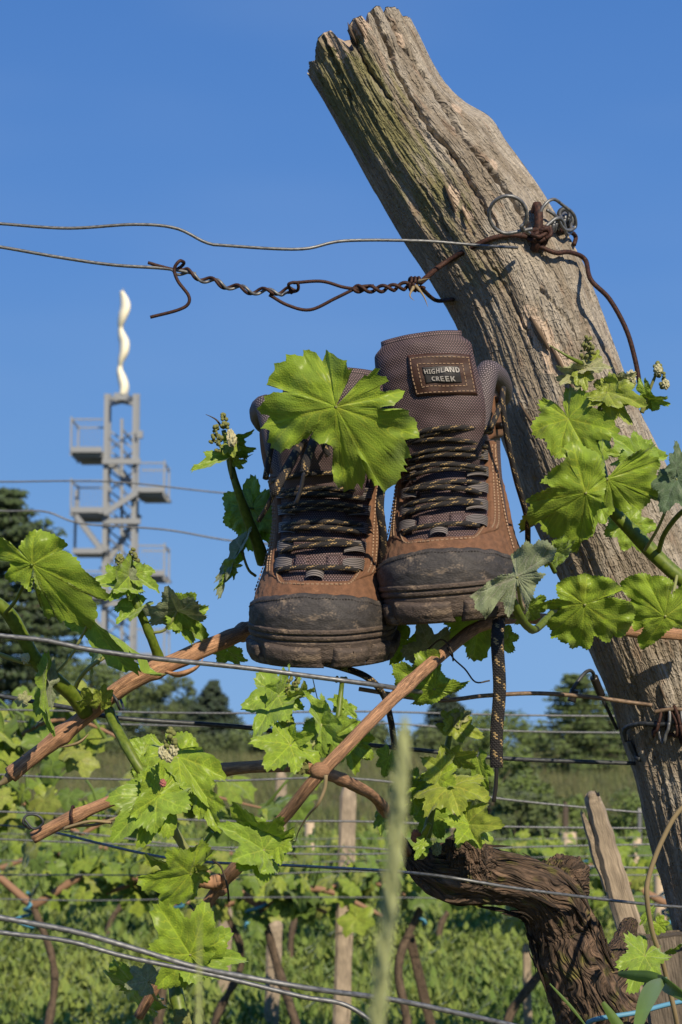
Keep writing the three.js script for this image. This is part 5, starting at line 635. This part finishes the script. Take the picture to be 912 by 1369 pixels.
  leaf(t, [545, 1052, 1.70], [520, 1056, 1.68], { w: .9, roll: .3, mat: M.leafYoung, seed: 122 }); leaf(t, [545, 1050, 1.70], [562, 1075, 1.68], { w: .9, roll: -.3, mat: M.leaf, seed: 123 }); leaf(t, [560, 1050, 1.73], [545, 1100, 1.73], { w: .9, roll: .5, mat: M.leafMid, seed: 124 }); leaf(t, [580, 1090, 1.74], [590, 1130, 1.74], { w: 1, mat: M.leafMid, seed: 125 }); leaf(t, [520, 1012, 1.68], [512, 1045, 1.68], { w: .8, mat: M.leafMid, seed: 126 });
  leaf(t, [512, 1092, 1.66], [505, 1122, 1.65], { w: .6, roll: .6, mat: M.leafMid, seed: 127 });
  shootStem(t, [[562, 1145, 1.71], [566, 1120, 1.70], [574, 1102, 1.69]], .0045, .0022, M.leafYoung); leaf(t, [566, 1128, 1.69], [556, 1150, 1.68], { w: .7, mat: M.leafMid, seed: 128 }); bud(t, [556, 1118, 1.70], .004, std({ color: lin(.28, .13, .10) }), 34); bud(t, [584, 1135, 1.70], .004, M.leafPale, 35);
}
// ---------------------------------------------------------------- strong shoot in front of the post
{
  const t = thing('vine_shoot', 'strong bright green vine shoot with large leaves in front of the post', 'vine shoot', 'green shoots of the near vine');
  shootStem(t, [[985, 835, 1.70], [912, 775, 1.69], [880, 746, 1.69], [845, 710, 1.69], [818, 680, 1.69], [806, 645, 1.69], [798, 610, 1.70], [788, 570, 1.71], [780, 540, 1.72]], .0070, .0048);
  shootStem(t, [[788, 575, 1.71], [780, 545, 1.715], [774, 520, 1.72], [770, 503, 1.72]], .0024, .0016, M.green); shootStem(t, [[796, 575, 1.71], [802, 545, 1.71], [815, 518, 1.71]], .0020, .0016, M.green);
  tracedLeaf(t, [0, 0, 1], 1.60, [783, 659], [[771, 587], [758, 592], [749, 600], [758, 606], [752, 616], [740, 624], [722, 645], [736, 650], [716, 660], [700, 672], [712, 674], [703, 688], [698, 701], [703, 714], [714, 706], [726, 699], [727, 709], [743, 720], [754, 723], [758, 732], [764, 733], [772, 740], [780, 742], [783, 723], [790, 722], [798, 717], [796, 702], [799, 688], [806, 670], [812, 650], [810, 620], [800, 604], [786, 598]], [[805, 610, 148], [765, 590, 100], [702, 672, 50], [703, 712, 0], [780, 742, -50], [798, 700, -100], [810, 640, -148]], { tilt: [.1, .35], curl: .35, ruffle: .16, seed: 14, mat: M.leaf, pet: [806, 650, 1.69], fold: -.12, axis: [.5, .86] });
  tracedLeaf(t, [0, 0, 1], 1.61, [812, 640], [[820, 632], [840, 612], [856, 602], [872, 600], [866, 610], [882, 612], [884, 622], [880, 634], [892, 646], [888, 656], [899, 669], [884, 668], [872, 662], [876, 670], [862, 682], [850, 676], [840, 686], [828, 678], [818, 690], [812, 676], [806, 664], [804, 648]], [[870, 601, -100], [884, 616, -50], [898, 668, 0], [860, 682, 50], [830, 684, 100], [808, 665, 148], [835, 616, -148]], { tilt: [-.15, .35], curl: .3, ruffle: .14, seed: 15, mat: M.leaf, pet: [806, 645, 1.69] });
  tracedLeaf(t, Z3, 1.59, [505, 525], [[385, 440], [405, 425], [430, 412], [465, 408], [500, 393], [530, 405], [590, 410], [620, 425], [640, 440], [668, 462], [640, 475], [595, 495], [650, 500], [700, 520], [730, 560], [715, 595], [705, 640], [690, 662], [660, 672], [645, 655], [625, 690], [600, 688], [575, 665], [545, 655], [550, 690], [530, 722], [500, 705], [480, 718], [460, 716], [450, 690], [425, 692], [400, 668], [375, 672], [378, 640], [355, 612], [365, 590], [395, 560], [400, 545], [350, 545], [315, 528], [355, 510], [400, 500], [385, 470]], [[330, 530, 100], [375, 660, 50], [500, 718, 0], [690, 660, -50], [660, 465, -100], [510, 395, -148], [390, 445, 148]], { tilt: [0, .45], curl: .22, ruffle: .16, seed: 16, mat: M.leaf, pet: [812, 842, 1.74] });
  tracedLeaf(t, Z3, 1.62, [840, 575], [[650, 432], [690, 405], [740, 393], [780, 405], [820, 405], [862, 422], [870, 450], [848, 480], [840, 520], [870, 480], [910, 440], [960, 430], [980, 500], [950, 560], [930, 630], [880, 620], [850, 640], [820, 680], [790, 700], [760, 722], [748, 700], [735, 672], [750, 650], [755, 610], [735, 595], [720, 640], [700, 600], [690, 540], [700, 500], [670, 480]], [[655, 432, -50], [700, 590, 0], [760, 720, 50], [940, 625, 100], [970, 470, 148], [860, 430, -148], [745, 395, -100]], { tilt: [-.1, .45], curl: .22, ruffle: .15, seed: 17, mat: M.leaf, pet: [905, 770, 1.68] });
  tracedLeaf(t, Z3, 1.46, [222, 410], [[205, 395], [150, 398], [100, 430], [60, 465], [20, 492], [45, 510], [40, 545], [60, 550], [90, 588], [100, 545], [130, 505], [165, 520], [170, 560], [185, 585], [205, 555], [215, 500], [222, 450], [245, 470], [250, 520], [262, 556], [280, 500], [310, 440], [345, 395], [300, 385], [340, 350], [370, 345], [384, 292], [345, 255], [310, 252], [290, 275], [260, 253], [230, 285], [195, 320], [215, 345], [205, 375]], [[30, 492, -50], [180, 580, -100], [262, 550, -148], [384, 300, 50], [215, 290, 0], [340, 395, 120]], { tilt: [.2, -.15], curl: -.2, ruffle: .16, seed: 18, mat: M.leafPale, pet: [700, 815, 1.56], label: 'grey green leaf showing its felted underside' });
  leaf(t, [745, 738, 1.60], [772, 745, 1.62], { w: .9, roll: .4, mat: M.leafMid, seed: 131 }); leaf(t, [706, 812, 1.60], [720, 840, 1.62], { w: .9, mat: M.leafMid, seed: 132 }); shootStem(t, [[684, 800, 1.50], [694, 822, 1.52], [706, 838, 1.56], [718, 840, 1.64], [742, 815, 1.74]], .0034, .0030); part('petiole', tube([[742, 765, 1.60], [735, 752, 1.59], [728, 748, 1.58]].map(p => P(...p)), .0020, 10, 6), M.green, t);
  leaf(t, [760, 560, 1.70], [802, 640, 1.66], { w: .7, roll: .3, mat: M.leaf, seed: 133 }); leaf(t, [858, 616, 1.66], [820, 572, 1.64], { w: .7, roll: .6, fold: .4, mat: M.leafMid, seed: 134 }); leaf(t, [842, 610, 1.67], [906, 604, 1.68], { w: .6, roll: -.6, mat: M.leafMid, seed: 135 }); leaf(t, [905, 625, 1.62], [908, 585, 1.62], { w: .7, roll: .4, mat: M.leafBlue, seed: 136 }); leaf(t, [905, 640, 1.62], [930, 690, 1.6], { w: .9, roll: .2, mat: M.leafBlue, seed: 137, pet: [862, 736, 1.68] }); leaf(t, [838, 700, 1.74], [872, 742, 1.74], { w: .95, roll: -.2, mat: M.leafMid, seed: 138 }); leaf(t, [800, 668, 1.63], [782, 720, 1.61], { w: .5, roll: .5, mat: M.leafMid, seed: 139 });
  leaf(t, [806, 600, 1.70], [812, 560, 1.71], { w: .5, roll: .7, mat: M.leafMid, seed: 140 }); part('petiole', tube([[880, 740, 1.69], [888, 715, 1.66], [906, 690, 1.63], [930, 670, 1.6]].map(p => P(...p)), .0022, 20, 7), M.green, t);
  // unfolding tip
  leaf(t, [776, 498, 1.71], [738, 494, 1.69], { w: .55, roll: -.9, fold: .4, mat: M.leafCream, seed: 141 }); leaf(t, [776, 500, 1.71], [745, 512, 1.69], { w: .6, roll: .5, mat: M.leafCream, seed: 142 }); leaf(t, [786, 492, 1.70], [824, 486, 1.69], { w: .6, roll: -.8, fold: .4, mat: M.leafCream, seed: 143 }); leaf(t, [778, 500, 1.70], [786, 522, 1.69], { w: .8, mat: M.leafYoung, seed: 144 }); leaf(t, [795, 480, 1.71], [802, 466, 1.71], { w: .9, mat: M.leafYoung, seed: 145 }); flowerBuds(t, [786, 472, 1.70], 44, .014, .0017, 41); part('tendril', tube([[778, 486, 1.70], [762, 478, 1.69], [745, 468, 1.69], [734, 461, 1.69]].map(p => P(...p)), u => .0018 * (1.2 - u), 16, 6), M.green, t);
  leaf(t, [812, 524, 1.69], [866, 536, 1.66], { w: .62, roll: -.5, fold: .4, mat: M.leafYoung, seed: 146, pet: [802, 550, 1.71] }); leaf(t, [815, 528, 1.69], [848, 572, 1.67], { w: .5, roll: .3, fold: .4, mat: M.leafYoung, seed: 147 }); leaf(t, [812, 528, 1.69], [776, 546, 1.68], { w: .42, roll: .6, fold: .5, mat: M.leafYoung, seed: 148 }); leaf(t, [812, 520, 1.70], [818, 492, 1.70], { w: .7, roll: .3, mat: M.leafYoung, seed: 149 }); leaf(t, [832, 510, 1.70], [852, 500, 1.69], { w: .9, roll: .5, mat: M.leafCream, seed: 150 }); leaf(t, [828, 508, 1.70], [832, 496, 1.69], { w: .9, roll: .2, mat: M.leafCream, seed: 151 });
  leaf(t, [868, 534, 1.72], [904, 546, 1.72], { w: .6, roll: .8, fold: .5, mat: M.leafMid, seed: 152 }); leaf(t, [862, 520, 1.72], [870, 552, 1.72], { w: .5, roll: .5, mat: M.leafMid, seed: 153 }); flowerBuds(t, [880, 496, 1.72], 16, .009, .0017, 42); flowerBuds(t, [886, 512, 1.72], 14, .009, .0017, 43); shootStem(t, [[858, 552, 1.72], [866, 528, 1.72], [874, 508, 1.72], [880, 492, 1.72]], .0020, .0010, M.budGreen); bud(t, [880, 494, 1.715], .0035, M.bud, 44); bud(t, [890, 514, 1.715], .0032, M.bud, 45); bud(t, [844, 505, 1.70], .0045, M.bud, 46);
}

// ---------------------------------------------------------------- broken stake, short board and plants at the foot of the post
{
  const t = thing('broken_stake', 'splintered brown wooden stake leaning behind the gnarled vine', 'stake'), d = 2.3; const split = (name, pts, w, th, seed) => part(name, crisp(12, 70, (u, v) => { const a = u * Math.PI * 2, k = v * (pts.length - 1), i = Math.min(pts.length - 2, Math.floor(k)), f = k - i, x = lerp(pts[i][0], pts[i + 1][0], f), y = lerp(pts[i][1], pts[i + 1][1], f), q = lerp(pts[i][2], pts[i + 1][2], f); const [sx, sz] = square(u).map((c, m) => c * (m ? th : q) / 2); return [P(x + sx + 1.2 * n2(y * .03, seed), y + 5 * n2(u * 5, seed) * smooth(.05, 0, v) - sx * .2 + 0, d).addScaledVector(CB, sz - .004 * Math.exp(-(((sx - q * .12) / (q * .07)) ** 2)) * (sz > 0 ? 1 : 0)), u, v * .6]; }), M.stake, t);
  split('stake_shaft', [[791, 1063, 18], [795, 1075, 22], [810, 1130, 27], [833, 1210, 32], [860, 1300, 36], [898, 1420, 40], [1010, 1800, 52], [1060, 1990, 52]], 30, .028, 1); split('splinter', [[778, 1086, 3], [785, 1105, 10], [799, 1150, 12], [812, 1190, 8]], 8, .016, 2);
  part('stake_cap', new THREE.SphereGeometry(.006, 8, 6).translate(...P(791, 1064, d).toArray()), M.stake, t);
}
{
  const g = crisp(16, 50, (u, v) => { const a = u * Math.PI * 2, sq = square(u), y = lerp(1250, 2150, v), x = lerp(884, 1010, v), sx = sq[0] * 31; return [P(x + sx, y + (u < .5 ? 1 : 0) * 0 - sx * .12 + 5 * n2(Math.cos(a) * 2, 3) * smooth(.1, 0, v), 1.86).addScaledVector(CB, sq[1] * .014), u, v * .9]; });
  const cap = new THREE.BoxGeometry(.042, .003, .026); cap.rotateZ(.1); cap.translate(...P(884, 1252, 1.86).toArray()); solo('wooden_board', merge([g, cap]), std({ color: lin(.27, .25, .225), map: M.stake.map, bumpMap: M.stake.bumpMap, bumpScale: .002, roughness: .95 }), 'short grey weathered board standing at the foot of the leaning post', 'board');
}
{
  const t = thing('climbing_weed', 'thin looping weed stem with a nettle like leaf and broad grass blades', 'weed');
  part('stem', tube([[960, 1050, 1.62], [912, 1080, 1.62], [886, 1122, 1.62], [868, 1170, 1.62], [865, 1200, 1.62], [872, 1245, 1.63], [884, 1280, 1.64], [893, 1315, 1.65], [905, 1369, 1.66], [915, 1450, 1.7]].map(p => P(...p)), .0021, 80, 8, { uv01: true }), M.straw, t);
  leaf(t, [862, 1278, 1.62], [840, 1324, 1.58], { w: .6, roll: .5, fold: .35, mat: M.leafMid, seed: 161, amp: .22, pet: [882, 1282, 1.64] }); leaf(t, [868, 1220, 1.66], [850, 1242, 1.66], { w: .3, roll: .6, mat: M.leafMid, seed: 162 }); leaf(t, [884, 1275, 1.64], [920, 1268, 1.62], { w: .3, roll: .8, mat: M.leafMid, seed: 163 }); leaf(t, [880, 1235, 1.7], [895, 1250, 1.7], { w: .9, mat: M.leaf, seed: 164 });
  const bladeM = phy({ color: lin(.105, .185, .03), roughness: .6, transmission: .3, thickness: 0 }), blade = (pts, w) => { const f = frames(pts.map(p => P(...p)), 40); part('grass_blade', grid(4, 40, (u, v, i, j) => { const x = (u - .5) * 2, k = w * Math.sin(Math.PI * clamp(.12 + .86 * v)); return [f.P[j].clone().addScaledVector(f.B[j], x * k).addScaledVector(f.N[j], -Math.abs(x) * k * .35), u, v]; }), bladeM, t); };
  blade([[850, 1385, 1.3], [862, 1345, 1.33], [876, 1318, 1.38], [892, 1306, 1.44]], .006); blade([[826, 1302, 1.5], [850, 1305, 1.48], [880, 1310, 1.46], [925, 1335, 1.44]], .0045); blade([[880, 1308, 1.45], [900, 1322, 1.4], [940, 1352, 1.38]], .0055); blade([[735, 1315, 1.5], [765, 1348, 1.5], [790, 1380, 1.5]], .0012); blade([[806, 1340, 1.5], [830, 1375, 1.5], [860, 1410, 1.5]], .004);
  solo('blue_twine', tube([[780, 1370, 1.74], [800, 1362, 1.72], [850, 1354, 1.72], [888, 1344, 1.74], [930, 1335, 1.78]].map(p => P(...p)), .0022, 40, 6), std({ color: lin(.10, .28, .42), roughness: .6 }), 'pale blue twine stretched behind the broad grass blades', 'twine');
}
{ // seed head standing close to the lens
  const t = thing('grass_stalk', 'pale green grass ear standing upright in front of the wires', 'grass stalk'), r = rng(91), m = phy({ color: lin(.40, .44, .19), roughness: .8, transmission: .25, thickness: 0 });
  const path = [[541, 958, .46], [538, 1040, .46], [530, 1130, .462], [522, 1220, .464], [513, 1300, .466], [506, 1369, .468], [500, 1460, .47], [480, 1900, .48], [470, 2600, .5], [460, 5200, .52]].map(p => P(...p)), f = frames(path, 300, .5); part('stem', tube(path, x => .0007 + .0005 * smooth(.05, .25, x), 160, 7), m, t);
  const grains = []; for (let k = 3; k < 44; k++) for (const s of [-1, 1]) { const g = new THREE.SphereGeometry(1, 6, 8), w = .0006 + .0002 * r(); g.scale(w, .0052 + .001 * r(), w); g.rotateZ(-s * (.16 + .1 * r())); const q = f.P[Math.floor(k * 1.05)]; g.translate(q.x + s * (.0005 + .0004 * r()) * smooth(0, 12, k), q.y + .002 * r(), q.z + (r() - .5) * .002); grains.push(g); } part('seed_head', merge(grains), m, t);
  solo('tall_grass', grid(3, 40, (u, v) => { const y = lerp(1225, 3000, v), x = 268 - 18 * v + 12 * v * v; return [P(x + (u - .5) * 14 * Math.min(1, v * 5 + .15), y, .55).addScaledVector(CB, .002 * Math.abs(u - .5)), u, v]; }), m, 'single pale blade of grass rising below the lowest vine leaf', 'grass');
}

// ---------------------------------------------------------------- vine rows further back
const smallLeafGeos = Array.from({ length: 6 }, (_, s) => { const raw = makeLeaf(26, s + 1, 1, .16), r = rng(s + 400), f = .15 + .3 * r(), c = .3 + .4 * r(); return leafGeometry(raw, raw.map(p => ({ x: p.ux, y: p.uy })), (x, y, rho) => f * Math.abs(x) - c * (x * x + y * y) * .6 + .15 * rho * n3(x * 2, y * 2, s * 5), (x, y, z) => V(x, y, z), 3); });
const farLeafMats = [[.25, .37, .022], [.32, .43, .03], [.18, .30, .025], [.13, .23, .022], [.34, .41, .06]].map(c => phy({ color: lin(...c), map: leafMap, roughness: .92, transmission: .3, thickness: 0, clearcoat: .3, clearcoatRoughness: .4 }));
const farBark = std({ color: lin(.20, .16, .125), roughness: 1, map: M.stake.map, bumpMap: M.cane.bumpMap, bumpScale: .006 });
const farCane = std({ color: lin(.26, .15, .09), roughness: .8 }), tieM = std({ color: lin(.07, .26, .40), roughness: .6 });
function farVine(px, d, seed, label, n, lo, hi, spread, thick = .0155) {
  const r = rng(seed), t = thing('row_vine', label, 'grape vine', 'vines of the rows further back'), b = PZ(px, 1300, d), y0 = gy(b.x, -d), base = V(b.x, y0, -d), Y = py => PZ(px, py, d).y - y0, h = Y((lo + hi) / 2 + 20); t.position.copy(base);
  const lean = (r() - .5) * .3, head = V(lean, h, (r() - .5) * .1);
  if (thick) part('trunk', tube([V(0, -.05, 0), V(lean * .2 + (r() - .5) * .12, h * .35, 0), V(lean * .7 + (r() - .5) * .12, h * .7, 0), head], u => thick * (1.1 - .45 * u) * (1 + .3 * n2(u * 9, seed)), 20, 8), farBark, t);
  const arms = []; for (const s of [-1, 1]) { const e = head.clone().add(V(s * spread * (.7 + .4 * r()), (r() - .35) * .10, (r() - .5) * .12)), m = head.clone().lerp(e, .45).add(V(0, .05 + .05 * r(), 0)); arms.push([head, m, e]); part('cane', tube([head, m, e], u => (thick ? .012 : .0045) * (1.1 - .6 * u), 16, 6), farCane, t); }
  if (thick && r() < .6) part('twine', tube(Array.from({ length: 9 }, (_, i) => head.clone().add(V(.05 * n2(i, seed), -.06 + .012 * i, .035 * Math.sin(i * 1.6)))), .005, 16, 5), tieM, t);
  let k = 0; const up = V(0, 1, 0), place = (p, size) => { const m = part('leaf', smallLeafGeos[k % 6], farLeafMats[Math.floor(r() * 5)], t); k++; m.position.copy(p); const nrm = V((r() - .5) * 1.9, .1 + .8 * r(), .1 + .8 * r()).normalize(), tip = V(r() - .5, -.6 - .4 * r(), (r() - .5)).normalize(); tip.addScaledVector(nrm, -tip.dot(nrm)).normalize(); const x = new THREE.Vector3().crossVectors(tip, nrm); m.quaternion.setFromRotationMatrix(new THREE.Matrix4().makeBasis(x, tip, nrm)); m.scale.setScalar(size); };
  const shoots = Math.max(4, Math.round(n / 6)); for (let i = 0; i < shoots; i++) { const a = arms[i % 2], u = .08 + .9 * r(), p0 = u < .5 ? a[0].clone().lerp(a[1], u * 2) : a[1].clone().lerp(a[2], u * 2 - 1), top = Math.min(Y(lo) - p0.y, .34) * (.45 + .6 * r()), e = p0.clone().add(V((r() - .5) * .16, Math.max(.05, top), (r() - .5) * .2)), m = p0.clone().lerp(e, .5).add(V((r() - .5) * .06, .01, .03)); part('shoot', tube([p0, m, e], w => .0036 * (1.1 - .6 * w), 6, 5), farLeafMats[2], t);
    for (let j = 0; j < 6; j++) { if (r() < .12) continue; const w = (j + .3) / 6, q = p0.clone().lerp(m, Math.min(1, w * 2)).lerp(e, Math.max(0, w * 2 - 1)); place(q.add(V((r() - .5) * .12, (r() - .5) * .08 - .03, (r() - .5) * .12)), (.034 + .028 * r()) * (1.05 - .4 * w)); } }
}
[[185, 5.9, 'vine with tangled bright leaves in the row under the woolly bud shoot'], [420, 5.7, 'vine with bright leaves in the row behind the dangling dry tendril'], [60, 5.6, 'vine with dense bright leaves low in the row, beside the thick near cane'], [300, 6.3, 'vine in the row behind the lowest leaf of the near cane'], [520, 6.0, 'vine tied with blue twine beside the pale wooden stake'], [700, 6.2, 'vine whose leaves show beneath the gnarled arm of the old vine'], [880, 5.8, 'vine whose leaves show between the broken stake and the post']].forEach(([px, d, l], i) => farVine(px, d, 300 + i * 7, l, 96, 1105, 1275, .42));
[[-20, 8.6, 'small vine in the second row back, cut by the picture edge beside the conifer bush'], [150, 8.8, 'small vine in the second row back under the forked cane end'], [390, 8.5, 'small vine in the second row back between the two pale stakes'], [590, 8.9, 'small vine in the second row back behind the old vine head'], [800, 8.7, 'small vine in the second row back below the tree guards']].forEach(([px, d, l], i) => farVine(px, d, 400 + i * 7, l, 72, 1095, 1190, .5));
[[30, 3.4, 'leafy vine close behind the cane with the big bright leaf', 900, 1120], [120, 4.0, 'leafy vine behind the woolly bud shoot', 1010, 1180]].forEach(([px, d, l, a, b], i) => farVine(px, d, 480 + i * 5, l, 84, a, b, .34, 0));
function stake(px0, y0, px1, y1, d, w, label, mat = M.stake, name = 'vine_stake', cat = 'stake') {
  const a = PZ(px0, y0, d), b = PZ(px1, y1, d), g = crisp(12, 24, (u, v) => { const sq = square(u), p = a.clone().lerp(b, v), q = w / 2 * (v < .02 ? .55 : 1) * (1 + .05 * n2(v * 6, px0)); return [p.add(V(sq[0] * q, v < .02 ? .01 * n2(u * 4, px0) : 0, sq[1] * q)), u, v * 1.2]; }); return solo(name, g, mat, label, cat, 'stakes among the back rows');
}
const foot = (px, d) => { const p = PZ(px, 1300, d); p.y = gy(p.x, -d) - .1; const q = p.clone().sub(EYE).applyAxisAngle(V(1, 0, 0), -PITCH); return H / 2 + q.y / q.z * F; };
stake(466, 1046, 452, foot(455, 6.0), 6.0, .052, 'tall pale wooden stake standing behind the crossing canes');
stake(368, 1228, 360, foot(360, 6.9), 6.9, .052, 'short pale stake under the vine leaves beside the tall stake');
stake(302, 1210, 296, foot(296, 7.2), 7.2, .048, 'short greyish stake in shade behind the lowest leaf'); stake(376, 1030, 374, foot(374, 11), 11, .06, 'thin distant stake on the slope left of the tall pale stake'.replace(' left of', ' near'));
stake(704, 1262, 708, foot(708, 6.4), 6.4, .026, 'thin pale stick standing beside the old vine trunk'); stake(545, 1240, 610, foot(615, 6.1), 6.1, .03, 'slanting brown stick tied with blue twine under the old vine arm', farBark); 

stake(608, 1068, 606, foot(606, 13), 13, .05, 'thin distant stake behind the head of the old vine'); stake(756, 1072, 757, foot(757, 11), 11, .03, 'thin distant post above the pale tree guards', M.bark); stake(855, 1080, 856, foot(856, 12), 12, .025, 'thin grey rod beside the leaning post', M.wire);
const guardM = std({ color: lin(.60, .47, .33), roughness: .7 }); [[760, 1113, 22, 62, 9.2, 'wide cream tree guard tube between the old vine and the broken stake'], [851, 1117, 13, 40, 9.6, 'narrow cream tree guard tube beside the leaning post'], [882, 1145, 16, 45, 9.4, 'cream tree guard tube half hidden by the leaning post'], [414, 1100, 13, 30, 10.5, 'small cream tree guard tube near the tall pale stake'], [215, 1100, 16, 34, 10.5, 'small cream tree guard tube under the woolly bud shoot']].forEach(([px, py, w, h, d, l]) => { const a = PZ(px, py, d), b = PZ(px, py + h, d), rad = w * d / F / 2; solo('tree_guard', grid(20, 10, (u, v) => { const an = u * 6.2832, rr = rad * (v > .95 ? .94 : 1) * (1 + .03 * n2(u * 4, px)); return [V(lerp(b.x, a.x, v) + Math.cos(an) * rr, lerp(Math.min(b.y, gy(a.x, -d)), a.y, v) + (v > .9 ? .006 * n2(u * 3, px) : 0), -d + Math.sin(an) * rr), u, v]; }, true), guardM, l, 'tree guard', 'tree guards on the slope'); });

// ---------------------------------------------------------------- put every group's origin at its base
scene.updateMatrixWorld(true);
for (const o of scene.children) {
  if (!o.isGroup || o.position.lengthSq() > 0) continue; const bb = new THREE.Box3().setFromObject(o), c = bb.getCenter(V(0, 0, 0)); c.y = bb.min.y; o.position.copy(c); for (const k of o.children) k.position.sub(c);
}
renderer.render(scene, camera);
